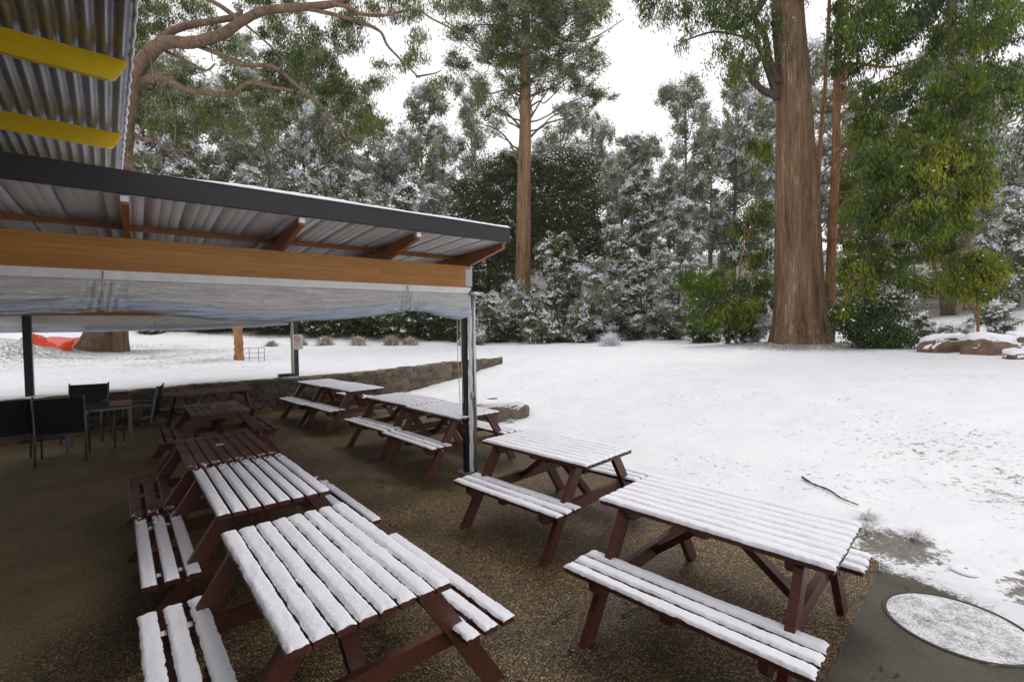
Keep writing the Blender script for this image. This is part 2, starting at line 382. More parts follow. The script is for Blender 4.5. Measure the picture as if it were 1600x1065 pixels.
# ------------------------------------------------------------------ terrain
WALL = np.array([(-10.6, 6.2), (-9.0, 7.75), (-8.0, 8.75), (-7.25, 9.6), (-6.55, 10.35), (-5.5, 11.25), (-4.5, 12.05), (-3.72, 12.85), (-3.12, 13.9), (-2.5, 15.05), (-1.38, 16.7), (-.4, 17.9)])
PR_D = [0, .12, 2.4, 3.6, 5.1, 7, 12, 20, 30, 60, 140, 400]
PR_Z = [.008, .022, .16, .28, .52, .66, .80, .95, 1.3, 4.5, 20, 40]
def seg_dist(x, y, PL):
    best = np.full(x.shape, 1e9); side = np.zeros(x.shape); prm = np.zeros(x.shape)
    acc = 0
    for i in range(len(PL)-1):
        a = PL[i]; b = PL[i+1]; d = b-a; L = np.hypot(*d)
        t = ((x-a[0])*d[0] + (y-a[1])*d[1])/L**2
        lo = -1e9 if i == 0 else 0; hi = 1e9 if i == len(PL)-2 else 1
        tc = np.clip(t, lo, hi); dx = x-(a[0]+tc*d[0]); dy = y-(a[1]+tc*d[1]); ds = np.hypot(dx, dy)
        cr = d[0]*dy - d[1]*dx; m = ds < best
        best = np.where(m, ds, best); side = np.where(m, np.sign(cr), side); prm = np.where(m, acc+tc*L, prm); acc += L
    return best*side, prm, acc
def edgeD(x, y):
    d1 = (x+3.44)*.83 + (y-13.3)*.56
    d2 = (x-3.02) + 2.2*np.clip(y-3.7, 0, 99)
    return np.minimum(d1, d2)
def terrain(x, y):
    x = np.asarray(x, float); y = np.asarray(y, float)
    D = edgeD(x, y) + (vn(x*1.3, y*1.3, 1)-.5)*.35 + (vn(x*6, y*6, 2)-.5)*.16
    zr = np.where(D < 0, np.maximum(-.05, .004+D*.4), np.interp(D, PR_D, PR_Z))
    sd, prm, tot = seg_dist(x, y, WALL)
    dist = np.hypot(x, y)
    zu = .70 + np.interp(dist, [12, 22, 32, 60, 140, 400], [0, .03, .15, 3.6, 20, 40])
    zl = zu
    over = np.clip((prm-tot)/6, 0, 1)
    k = np.clip(sd/(.12+over*3)+.0, 0, 1)              # 1 on the far side of the wall
    k = np.where(over > 0, k*(1-over*.0), k)
    z = zr*(1-k) + zl*k
    z = z + np.where((D > .3) | (k > .5), (fbm(x*.5, y*.5, 5)-.5)*.12 + (vn(x*2.2, y*2.2, 6)-.5)*.04 + (vn(x*4.4, y*4.4, 16)-.5)*.022, 0)
    # mounds: heaped earth far left, root mound of the old tree, root mound of the big trunk
    for (mx, my, mr, mh) in ((-19.7, 17.8, 2.2, .75), (-22.5, 19.5, 3.5, .9), (-19.2, 22, 3.4, .12), (12.6, 20.4, 3.2, .22)):
        z = z + mh*np.exp(-((x-mx)**2 + (y-my)**2)/(mr*mr*.5))
    return z
def gz(x, y): return float(terrain(np.array([x]), np.array([y]))[0])

def axis(a, b, c, d, fine, n):
    return np.concatenate([a - (np.geomspace(1, 1+(a-c), n)[::-1]-1), np.arange(a+fine, b, fine), b + (np.geomspace(1, 1+(d-b), n)-1)])
xs = axis(-13., 9., -260., 260., .11, 60); ys = axis(1.2, 21., -60., 320., .11, 70)
X, Y = np.meshgrid(xs, ys, indexing='ij'); Z = terrain(X, Y)
lawn = link('snow_covered_ground', npmesh('snow_covered_ground', np.stack([X, Y, Z], -1).reshape(-1, 3), gridfaces(len(xs), len(ys))[:, ::-1]), (), None, True)
lawn.data.materials.append(lawn_mat([(-19.2, 21, 9, .20), (-12, 17.5, 5, .12), (12.4, 19.2, 4.2, .22), (15, 19, 4, .12), (3.22, 3.88, .42, .34), (3.75, 3.05, .45, .45), (3.6, 2.7, .4, .4), (5.6, 4.9, 1.6, .10), (5.3, 6.2, 2.2, .07), (0, 29, 5, .06), (-19.5, 18.2, 4, .14)]))
tag(lawn, 'lawn under a thin cover of snow with grass blades and leaf litter showing', kind='structure')

def poly_sheet(name, pts, z, mat, thick=.05):
    n = len(pts); mb = MB()
    mb.raw([(x, y, z) for x, y in pts] + [(x, y, z-thick) for x, y in pts], [tuple(range(n))] + [(i, i+n, (i+1) % n+n, (i+1) % n) for i in range(n)])
    return mb.build(name, mat)
wallin = [tuple(p) for p in WALL[::1]]
pp = [(-9, -6), (3.2, -6), (3.2, .5)] + [(2.8, 3.56), (3.25, 4.1), (2.9, 4.9), (2.2, 5.9), (.4, 8.6), (-1.8, 11.6), (-3.0, 13.6)] + [tuple(p) for p in WALL[8::-1]]
pat = poly_sheet('patio', pp, 0, 'patio'); tag(pat, 'wet exposed aggregate patio', kind='structure')
# concrete slab around the manhole, 6 mm proud of the aggregate
sp = [(1.66, 2.46), (-.55, .33), (-.55, -3), (9, -3), (9, 4.6), (3.1, 3.86), (2.8, 3.56)]
slab = poly_sheet('concrete_path', sp, .006, 'slab'); tag(slab, 'damp concrete slab', kind='structure')

# ------------------------------------------------------------------ manhole
mh = empty('manhole_cover', (2.788, 2.905, .006)); tag(mh, 'round concrete manhole lid dusted with snow in the slab at bottom right', 'manhole')
mb = MB(); n = 64
ringpts = lambda r, z: [(r*math.cos(2*PI*i/n), r*math.sin(2*PI*i/n), z) for i in range(n)]
P = ringpts(.374, 0) + ringpts(.370, .008) + ringpts(.353, .008) + ringpts(.350, -.004)
mb.raw(P, [(r*n+i, r*n+(i+1) % n, (r+1)*n+(i+1) % n, (r+1)*n+i) for r in range(3) for i in range(n)]).build('rim', 'mud', mh)
MB().raw(ringpts(.349, .004) + [(0, 0, .004)], [(i, (i+1) % n, n) for i in range(n)]).build('lid', 'lidc', mh)
rr = np.linspace(0, 1, 60)[1:]; th = np.linspace(0, 2*PI, 181)[:-1]
RR, TH = np.meshgrid(rr, th, indexing='ij'); lx = RR*np.cos(TH)*.347; ly = RR*np.sin(TH)*.347
lz = .004 + (.0045*(fbm(lx*9+3, ly*9, 4)-.10) + .004*(vn(lx*75, ly*75, 2)-.5) + .004*(vn(lx*160, ly*160, 7)-.5))*(np.clip((1-RR)*14, 0, 1))
link('snow_cover', npmesh('snow_cover', np.stack([lx, ly, lz], -1).reshape(-1, 3), gridfaces(len(rr), len(th), True)), ('thinsnow',), mh, True)
# small round cap beyond it
cap = empty('small_round_cap', (3.42, 3.50, .02)); tag(cap, 'small snow-covered round cap set in the ground behind the manhole', 'ground cap')
MB().cyl((0, 0), .085, -.03, .016, 32).build('cap_body', 'slab', cap)
rr = np.linspace(0, 1, 10)[1:]; RR, TH = np.meshgrid(rr, th[::4], indexing='ij')
link('snow_cover', npmesh('snow_cover', np.stack([RR*np.cos(TH)*.094, RR*np.sin(TH)*.094, .016+.018*np.sqrt(1-RR**2)], -1).reshape(-1, 3), gridfaces(len(rr), len(th[::4]), True)), ('snow',), cap, True)

# ------------------------------------------------------------------ picnic tables
TL, TW, NS = 1.31, .711, 8
SLW, SLG = .078, .0125
BSW, BSG = .079, .0315
def snow_slab(x0, x1, y0, y1, z, h, seed, dens, mask=None):
    """rounded ridge of snow on one slat; returns V,F"""
    nu = max(12, int((x1-x0)*dens)); nv = 9
    u = np.linspace(0, 1, nu); v = np.linspace(-1, 1, nv)
    U, V = np.meshgrid(u, v, indexing='ij')
    ox = seed*3.7
    wob = (fbm(U*16+ox, V*.5+ox, 3)-.5)*.009 + (vn(U*70+ox, V*3, 5)-.5)*.005 + (vn(U*190+ox, V*5, 6)-.5)*.004
    half = (y1-y0)/2 + (.0015 + wob if mask is None else np.minimum(.001+wob, -.0015))
    yy = (y0+y1)/2 + np.sign(V)*np.abs(V)**.8*half
    endn = (vn(V*3+ox, V*0+seed, 8)-.5)*.014
    xx = x0-.004 + (x1-x0+.008)*U + np.where(U < .5, endn, -endn)*(np.abs(U-.5)*2)**12
    prof = (1-np.abs(V)**3.2)**.5
    endp = np.clip(np.minimum(U, 1-U)*(x1-x0)/.022, 0, 1)**.5
    hh = h*prof*endp*(.62+.75*fbm(U*8+ox, V*1.2+seed, 2)) + (vn(U*85+ox, V*6+seed, 9)-.5)*.0045*prof + (vn(U*230+ox, V*9+seed, 12)-.5)*.0035*prof
    if mask is not None:
        mk = mask(xx, yy) ; hh = hh*np.clip(mk, 0, 1)**.6 - .012*(mk <= .03)
    zz = z - .004*(np.abs(V) > .99) + np.maximum(hh, -.012 if mask is not None else 0)
    G = np.stack([xx, yy, zz], -1).reshape(-1, 3)
    return G, gridfaces(nu, nv)[:, ::-1]
def merge(parts):
    V = []; F = []; n = 0
    for a, b in parts: V.append(a); F.append(b+n); n += len(a)
    return np.concatenate(V), np.concatenate(F)

def wood_parts():
    P = {}
    t = MB(); rnd = random.Random(3)
    for i in range(NS):
        y0 = -TW/2 + i*(SLW+SLG); t.box(-TL/2+rnd.uniform(-.003, .003), TL/2+rnd.uniform(-.003, .003), y0, y0+SLW, .712, .745+rnd.uniform(-.001, .001), .004)
    P['tabletop'] = t
    def bench(s):
        b = MB()
        for i in range(3):
            y0 = .444 + i*(BSW+BSG); ya, yb = (y0, y0+BSW) if s > 0 else (-y0-BSW, -y0)
            b.box(-TL/2, TL/2, ya, yb, .392, .424, .004)
        b.box(-.035, .035, min(s*.455, s*.735), max(s*.455, s*.735), .352, .3915, .003)
        return b
    P['bench_near'] = bench(-1); P['bench_far'] = bench(1)
    def leg(sx, sy):
        b = MB(); x = sx*.505; w = .044
        # side profile of a sloping leg, cut level at the floor and under the top
        f = .726; tp = .27; hw = .058
        y0a, y0b = sy*(f-hw), sy*(f+hw); y1a, y1b = sy*(tp-hw), sy*(tp+hw)
        if y0a > y0b: y0a, y0b, y1a, y1b = y0b, y0a, y1b, y1a
        return b.hexa([(x-w/2, y0a, 0), (x+w/2, y0a, 0), (x+w/2, y0b, 0), (x-w/2, y0b, 0), (x-w/2, y1a, .711), (x+w/2, y1a, .711), (x+w/2, y1b, .711), (x-w/2, y1b, .711)])
    for sx in (-1, 1):
        for sy in (-1, 1): P['leg', sx, sy] = leg(sx, sy)
    def cross(sx):
        b = MB(); x = sx*.4605; w = .042; zt, zb = .391, .298; e = .735
        prof = [(-e, zt), (-e, zt-.045), (-e+.05, zb), (e-.05, zb), (e, zt-.045), (e, zt)]
        n = 6
        b.raw([(x-w/2, y, z) for y, z in prof] + [(x+w/2, y, z) for y, z in prof], [tuple(range(n-1, -1, -1)), tuple(range(n, 2*n))] + [(i, (i+1) % n, (i+1) % n+n, i+n) for i in range(n)])
        return b
    P['cross', -1] = cross(-1); P['cross', 1] = cross(1)
    def cleat(x, w=.042, e=.335, zb=.640):
        b = MB(); zt = .7115
        prof = [(-e, zt), (-e, zt-.035), (-e+.04, zb), (e-.04, zb), (e, zt-.035), (e, zt)]; n = 6
        return b.raw([(x-w/2, y, z) for y, z in prof] + [(x+w/2, y, z) for y, z in prof], [tuple(range(n-1, -1, -1)), tuple(range(n, 2*n))] + [(i, (i+1) % n, (i+1) % n+n, i+n) for i in range(n)])
    P['cleat', -1] = cleat(-.4605); P['cleat', 0] = cleat(0, .07, .32, .665); P['cleat', 1] = cleat(.4605)
    for s in (-1, 1):
        P['brace', s] = MB().bar((s*.055, 0, .655), (s*.432, 0, .345), .07, .045)
    return P
WP = wood_parts(); WME = {}
for k, b in WP.items():
    me = bpy.data.meshes.new('table_part'); me.from_pydata(b.v, [], b.f); me.update(); me.materials.append(M['wood']); WME[k] = me
BOLT = {}
for sx in (-1, 1):
    for sy in (-1, 1):
        b = MB().tube([(sx*.522, sy*.505, .345), (sx*.536, sy*.505, .345)], .013, 8); me = bpy.data.meshes.new('bolt'); me.from_pydata(b.v, [], b.f); me.update(); me.materials.append(M['pipe']); BOLT[sx, sy] = me
def part(name, me, parent):
    o = bpy.data.objects.new(name, me); COL.objects.link(o); o.parent = parent; return o
def picnic_table(x, y, th, label, snow=1.0, dens=60, seed=1, mask=None, wide=0, sc=1.0, z=0):
    root = empty('picnic_table', (x, y, z), th); root.scale = (sc, 1, 1)
    tag(root, label, 'picnic table', 'red-brown slatted picnic tables on the patio')
    tt = part('tabletop', WME['tabletop'], root)
    bn = part('bench', WME['bench_near'], root); bf = part('bench', WME['bench_far'], root)
    for sx in (-1, 1):
        for sy in (-1, 1): part('leg', WME['leg', sx, sy], root)
        part('crossbeam', WME['cross', sx], root); part('brace', WME['brace', sx], root)
    for c in (-1, 0, 1): part('cleat', WME['cleat', c], root)
    for sx in (-1, 1):
        for sy in (-1, 1): part('bolt', BOLT[sx, sy], root)
    if snow:
        q = []
        for i in range(NS):
            y0 = -TW/2 + i*(SLW+SLG); q.append(snow_slab(-TL/2, TL/2, y0-wide, y0+SLW+wide, .7455, .017*snow, seed+i*1.3, dens, mask))
        V, F = merge(q); link('snow_cover', npmesh('snow_cover', V, F), ('snow',), tt, True)
        for s, b in ((-1, bn), (1, bf)):
            q = []
            for i in range(3):
                y0 = .444 + i*(BSW+BSG); ya, yb = (y0, y0+BSW) if s > 0 else (-y0-BSW, -y0)
                q.append(snow_slab(-TL/2, TL/2, ya, yb, .4245, .014*snow, seed+20+i*2.1+s, dens, mask))
            for sx in (-1, 1):       # little ridges on the crossbeams between the slats
                for i in range(2):
                    ya = .444 + BSW + i*(BSW+BSG); ya, yb = (ya, ya+BSG) if s > 0 else (-ya-BSG, -ya)
                    q.append(snow_slab(sx*.4605-.021, sx*.4605+.021, ya, yb, .3915, .009*snow, seed+40+i+sx, dens, mask))
            V, F = merge(q); link('snow_cover', npmesh('snow_cover', V, F), ('snow',), b, True)
    return root, tt
D = R
tA = picnic_table(-.995, 2.410, -.8589, 'large foreground picnic table covered in thick snow, nearest the camera', .78, 105, 1)
def fade(x, y):
    q = (x+.655)/.34 + (vn(x*90, y*90, 4)-.5)*1.5 + (vn(x*25, y*9, 5)-.5)*.5
    return np.clip((q-.25)*2.2, 0, 1)
picnic_table(-2.037, 3.672, -.8698, 'picnic table whose snow thins out at its far end beside a bare one', .85, 100, 2.5, fade)
def flecks(x, y): return np.clip((x-.62+.08*vn(y*9, x*0, 2))*14, 0, 1)*(vn(x*90, y*90, 6) > .66)
_, b1 = picnic_table(-2.948, 4.727, -.8795, 'bare wet picnic table with a small white sticker, end to end with the half-snowed one', .3, 90, 4, flecks)
_, c1 = picnic_table(-4.506, 7.095, -.884, 'bare picnic table deep under the shelter, in front of the stone wall', 0)
picnic_table(-5.82, 9.02, .94, 'bare dark picnic table set along the stone wall, seen side-on behind the others', 0)
picnic_table(1.309, 2.934, -.787, 'snowy picnic table at the right beside the concrete slab', 1.05, 105, 6, None, .003, 1.02)
picnic_table(.401, 4.612, -.7838, 'snowy picnic table just right of the front shelter post', 1.05, 80, 8, None, .0035)
picnic_table(-.888, 6.692, -.83, 'snowy picnic table behind the front shelter post', .85, 60, 10)
picnic_table(-1.793, 7.729, -.79, 'snowy picnic table butted to the far end of the one behind the front post', .8, 50, 12)
picnic_table(-3.214, 9.356, -.79, 'snowy picnic table second from the far post, just before the farthest one', .8, 45, 14)
picnic_table(-4.058, 10.142, -.80, 'farthest snowy picnic table, right beside the far shelter post', .75, 45, 16)
for tt in (b1, c1):
    st = MB().box(-.13, -.06, -.045, .02, .7455, .7475).build('sticker', 'white', tt)

# ------------------------------------------------------------------ shelter
TH = math.atan2(.62288, .78232); PX, PY = -.5378, 6.1588
sh = empty('shelter', (PX, PY, 0), TH); tag(sh, 'open timber and steel shelter with dark fascia and snow on its roof', 'shelter')
def shl(x, y, z):   # local -> world
    c, s = math.cos(TH), math.sin(TH); return Vector((PX+c*x-s*y, PY+s*x+c*y, z))
XL = -6.6
MB().box(XL, -.03, -.045, .045, 2.42, 2.700, .004).build('beam', 'glulam', sh)
MB().box(XL, -.2, 7.55, 7.64, 2.235, 2.50, .004).build('beam', 'glulam', sh)
SK = .0335
zsh = lambda y: 2.900 - SK*(y+.777)
rx = [-.03, -1.13, -2.26, -3.46, -4.6, -5.7]
for i, x in enumerate(rx):
    w = .022; b = MB()
    prof = [(-.765, 2.832), (-.765, 2.893), (7.9, zsh(7.9)-.004), (7.9, 2.503), (7.5, 2.503), (.5, 2.66), (.046, 2.703), (-.046, 2.703)]
    m = len(prof)
    b.raw([(x-w, y, z) for y, z in prof] + [(x+w, y, z) for y, z in prof], [tuple(range(m)), tuple(range(2*m-1, m-1, -1))] + [(i2, i2+m, (i2+1) % m+m, (i2+1) % m) for i2 in range(m)])
    rf = b.build('rafter', 'rafter', sh)
    if 0 < i: MB().box(x-.024, x+.024, -.7755, -.72, 2.850, 2.8935).build('end_cap', 'white', rf)
for y in (.27, 1.6, 3.0, 4.4, 5.8, 7.2):
    z = zsh(y)
    for a, bb in zip(rx[1:]+[XL], rx):
        pass
    MB().box(XL, -.0, y-.022, y+.022, z-.050, z-.003).build('purlin', 'rafter', sh)
# roof sheet: long pans with raised ribs every 0.25 m and two faint stiffening lines between
px_, pz_ = [], []
x = XL
while x < .03:
    for dx, dz in ((0, 0), (.004, .026), (.020, .026), (.024, 0), (.100, 0), (.102, .0015), (.104, 0), (.172, 0), (.174, .0015), (.176, 0)):
        if x+dx <= .04: px_.append(x+dx); pz_.append(dz)
    x += .25
px_ = np.array(px_); pz_ = np.array(pz_); yy_ = np.array([-.772, 2.4, 5.2, 8.35])
V = []
for yv in yy_:
    for a, b in zip(px_, pz_): V.append((a, yv, zsh(yv)+b))
for yv in yy_:
    for a, b in zip(px_, pz_): V.append((a, yv, zsh(yv)+b+.004))
nx = len(px_); F = gridfaces(4, nx); F2 = gridfaces(4, nx)[:, ::-1] + 4*nx
link('roof', npmesh('roof', np.array(V), np.concatenate([F, F2])), ('galv',), sh)
MB().box(XL, .045, -.797, -.777, 2.902, 3.071, .003).build('fascia', 'fascia', sh)
MB().box(.025, .045, -.7765, 8.4, 2.62, 2.895).build('barge_board', 'fascia', sh) if False else None
# snow on the roof where the eave above does not shade it
nu, nv = 200, 90
U, V_ = np.meshgrid(np.linspace(-3.25, .05, nu), np.linspace(-.806, 8.3, nv)**1, indexing='ij')
V_ = -.806 + (np.linspace(0, 1, nv)[None, :]**2.2)*9.1 + U*0
edge = np.clip((V_+.806)/.03, 0, 1)**.5 * np.clip((.05-U)/.02, 0, 1)**.5 * np.clip((U+3.25)/.5, 0, 1)
hz = zsh(V_)+.04
topz = np.maximum(3.0725, 3.0725 - 0*V_) * (V_ < -.76) + (V_ >= -.76)*np.maximum(3.065-(V_+.76)*.06, zsh(V_)+.045)
zz = topz + edge*(.014+.022*fbm(U*2.2, V_*2, 11)+.006*vn(U*30, V_*20, 12))
link('roof_snow', npmesh('roof_snow', np.stack([U, V_, zz], -1).reshape(-1, 3), gridfaces(nu, nv)[:, ::-1]), ('snow',), sh, True)
# posts
p1 = MB().box(-.105, -.045, .005, .075, 0, 2.419, .004).build('post', 'steel_dark', sh)
MB().box(-.16, .06, -.06, .16, .0, .012).build('base_plate', 'plate', p1)
MB().box(-.36, -.24, 7.53, 7.66, 0, 2.234, .004).build('post', 'steel_dark', sh)
MB().box(-5.12, -5.0, 7.53, 7.66, 0, 2.234, .004).build('post', 'steel_dark', sh)
MB().tube([(.004, -.062, .0), (.004, -.062, 2.36)], .027, 12).build('guide_pipe', 'pipe', p1, True)
MB().tube([(-.08, -.105, 2.345), (.13, -.105, 2.345)], .022, 12).build('curtain_pipe', 'pipe', sh, True)
gp = MB().tube([(-.40, 7.47, .0), (-.40, 7.47, 2.2)], .035, 12).build('guide_pipe', 'rope', sh, True)
for dx in (-.265, -.215):
    MB().tube([(dx, -.09, 2.10), (dx+.004, -.092, 1.5), (dx+.03, -.085, .95)], .005, 6).build('pull_cord', 'rope', p1, True)
MB().tube([(-.03, -.03, 1.12), (-.02, -.05, 1.04), (-.035, -.045, .98)], [.008, .035, .02], 10).build('cord_knot', 'rope', p1, True)
# wavy plastic strip hanging down the front of the post
nz = 140; zz = np.linspace(.03, 2.3, nz); q = np.linspace(-1, 1, 7)
ZZ, Q = np.meshgrid(zz, q, indexing='ij')
Xs = -.036 + Q*(.026+.016*vn(ZZ*7, ZZ*0, 3)) + .014*(vn(ZZ*5, ZZ*0, 5)-.5); Ys = -.028 - .02*np.cos(Q*1.5) - .02*vn(ZZ*9, Q, 6)
st = link('plastic_edge', npmesh('plastic_edge', np.stack([Xs, Ys, ZZ], -1).reshape(-1, 3), gridfaces(nz, 7)), ('white',), p1, True)
# beam end plate with bolts
bp = MB().box(-.0298, -.0, -.050, .050, 2.44, 2.70).build('end_plate', 'plate', sh)
for z in (2.475, 2.525, 2.575, 2.625):
    MB().tube([(-.06, -.0455, z), (-.06, -.058, z)], .009, 8).build('bolt', 'pipe', sh)
MB().box(-.1, 0, -.0485, -.0455, 2.44, 2.66).build('side_plate', 'plate', sh)

def blind(root, x0, x1, yf, ztop, pts, nseg, seed, drop_name='film'):
    xs_ = np.linspace(x0, x1, nseg); zb = np.interp(xs_, [p[0] for p in pts], [p[1] for p in pts])
    MB().box(x0-.04, x1+.03, yf-.015, yf+.03, ztop-.004, ztop+.028).build('header_track', 'white', root)
    nv = 46; v = np.linspace(0, 1, nv)
    XX, VV = np.meshgrid(xs_, v, indexing='ij'); ZB = zb[:, None]
    roll = .052 + .016*vn(xs_*1.7+seed, xs_*0, 2)[:, None]
    flat = 1-VV
    # upper half hangs flat, lower half is the bunched roll
    a = np.clip((VV-.45)/.55, 0, 1)
    zc = ZB + roll
    ang = a*1.75*PI - PI*.5
    zt_ = ztop - (ztop - (zc+roll*1.0))*np.clip(VV/.45, 0, 1)
    zr_ = zc + roll*np.cos(a*1.35*PI); yr_ = -roll*.9*np.sin(a*1.35*PI)*1.1
    Zz = np.where(VV < .45, zt_, zr_); Yy = np.where(VV < .45, -.012*np.sin(VV/.45*PI), yr_)
    wr = (fbm(XX*2.3+VV*3.5, VV*5+XX*.7, seed)-.5)*.055*np.clip(VV*3-.3, 0, 1) + (vn(XX*9+VV*14, VV*9, seed+2)-.5)*.018*np.clip(VV*3-.5, 0, 1)
    for s in pts_ties: # gathers where the ties pinch it
        g = np.exp(-((XX-s)/.12)**2); wr = wr + g*.022*np.sin((XX-s)*60 + VV*4)*np.clip(VV*3, 0, 1); Yy = Yy*(1-.35*g)
    Yy = Yy - np.abs(wr)*.9 + yf; Zz = Zz + wr*.25*np.clip(VV*4-1.2, 0, 1)
    me = npmesh('film', np.stack([XX, Yy, Zz], -1).reshape(-1, 3), gridfaces(nseg, nv)[:, ::-1])
    uv = me.uv_layers.new(name='UVMap'); li = np.empty(len(me.loops), dtype=np.int32); me.loops.foreach_get('vertex_index', li)
    uvs = np.stack([(XX/ (x1-x0)).ravel()[li], (1-VV).ravel()[li]], -1); uv.data.foreach_set('uv', uvs.astype(np.float32).ravel())
    link('film', me, ('plastic',), root, True)
    me2 = MB().box(x0, x1, yf-.022, yf-.006, ztop-.045, ztop-.0045).build('webbing_strip', 'white', root)
    for s in pts_ties:
        z0 = float(np.interp(s, xs_, zb))
        MB().tube([(s, yf-.02, ztop+.02), (s-.004, yf-.075, ztop-.12), (s+.004, yf-.10, z0+.09), (s, yf-.06, z0-.006), (s, yf+.05, z0+.02), (s, yf+.02, ztop)], .0055, 6).build('tie_cord', 'rope', root, True)
fb = empty('rolled_blind', (PX, PY, 0), TH); tag(fb, 'rolled-up clear plastic blind sagging under the golden beam at the front of the shelter', 'blind')
pts_ties = [-3.62, -.93]
blind(fb, -6.5, -.07, -.065, 2.392, [(-6.5, 2.03), (-4.8, 2.02), (-4.21, 2.045), (-3.93, 2.066), (-3.61, 2.085), (-3.37, 2.075), (-3.08, 2.042), (-2.84, 2.008), (-2.52, 1.995), (-2.18, 1.997), (-1.8, 2.01), (-1.38, 2.05), (-.91, 2.12), (-.66, 2.10), (-.4, 2.04), (-.23, 2.01), (-.07, 2.05)], 700, 3)
rb = empty('rolled_blind', (PX, PY, 0), TH); tag(rb, 'second rolled blind on the back edge of the shelter, seen beyond the front one', 'blind')
pts_ties = [-3.1]
blind(rb, -6.5, -.42, 7.72, 2.225, [(-6.5, 1.9), (-4.0, 1.905), (-2.4, 1.92), (-1.2, 1.96), (-.42, 2.02)], 300, 7)

# no-smoking sign on the far post
sg = empty('no_smoking_sign', shl(-.27, 7.522, 1.39), TH); tag(sg, 'white no smoking notice with a red ring fixed to the far shelter post', 'sign')
MB().box(-.13, .13, -.004, 0, 0, .38).build('sign_plate', 'white', sg)
ring = MB(); n = 36; c = (0, -.0065, .27)
def rg(r, y): return [(c[0]+r*math.cos(2*PI*i/n), y, c[2]+r*math.sin(2*PI*i/n)) for i in range(n)]
ring.raw(rg(.075, -.0065) + rg(.057, -.0065), [(i, (i+1) % n, (i+1) % n+n, i+n) for i in range(n)])
ring.bar((-.047, -.0072, .27+.047), (.047, -.0072, .27-.047), .002, .018, (0, 0, 1))
ring.build('red_ring', 'red', sg)
cg = MB(); cg.box(-.045, .03, -.0062, -.0055, .262, .280); cg.box(.034, .042, -.0062, -.0055, .262, .280); cg.build('cigarette', 'grey_print', sg)
tx = MB()
for k, (w_, z) in enumerate(((.09, .165), (.08, .145), (.095, .125), (.06, .105), (.085, .07), (.09, .05))): tx.box(-w_, w_, -.0062, -.0055, z-.004, z+.003)
tx.build('small_print', 'grey_print', sg)
# dark box on the wall by that post
bx = empty('dark_timber_block', shl(-.50, 7.47, .70), TH); tag(bx, 'dark rectangular block lying on the stone wall beside the far post', 'block')
MB().box(-.24, .17, -.09, .09, .0, .10, .01).build('block_body', 'steel_dark', bx)

# ------------------------------------------------------------------ main building (eave overhead on the left)
EA = TH + R(2.2)
bd = empty('main_building', (0, 0, 0), EA); tag(bd, 'building with a corrugated soffit and yellow eave rafters at the upper left', 'building')
# local x = w (away from wall), local y = along the eave
WX = np.arange(-3.4, .165, .0076); YS = np.array([-3.5, -1, 2, 5, 8, 11.]); wave = .015*np.cos(WX/.076*2*PI)
wl = .085
V = np.array([(a, y, 3.56+b) for y in YS for a, b in zip(WX, wave)] + [(a, y, 3.566+b) for y in YS for a, b in zip(WX, wave)])
F = gridfaces(len(YS), len(WX)); F2 = F[:, ::-1] + len(YS)*len(WX)
link('eave_sheet', npmesh('eave_sheet', V, np.concatenate([F, F2])), ('corr',), bd, True)
for i, y in enumerate((-2.0, -.6, .85, 2.28, 3.70, 5.08, 6.5, 7.9, 9.3)):
    b = MB(); h = .022
    prof = [(-3.3, 3.43), (.055, 3.412), (.085, 3.428), (.140, 3.535), (.140, 3.545), (-3.3, 3.545)]; m = len(prof)
    b.raw([(x, y-h, z) for x, z in prof] + [(x, y+h, z) for x, z in prof], [tuple(range(m)), tuple(range(2*m-1, m-1, -1))] + [(k, k+m, (k+1) % m+m, (k+1) % m) for k in range(m)])
    b.build('eave_rafter', 'yellow', bd)
MB().box(-3.5, -3.2, -7, 9.6, -.05, 3.60).build('wall', 'cladding', bd)  # unseen building wall, lengthened to block light and darken the shelter's left side
MB().tube([(-.55, 6.3, 3.54), (-.55, 6.3, 3.0)], .02, 8).build('downpipe', 'bark_red', bd, True)
ns = 260; ysn = np.linspace(-3.5, 11, ns)
e = MB(); e.tube([(.163+.004*math.sin(k*1.7), ysn[k], 3.573+.004*math.sin(k*2.3)) for k in range(ns)], [.006+.004*abs(math.sin(k*.9)) for k in range(ns)], 6).build('snow_edge', 'snow', bd, True)

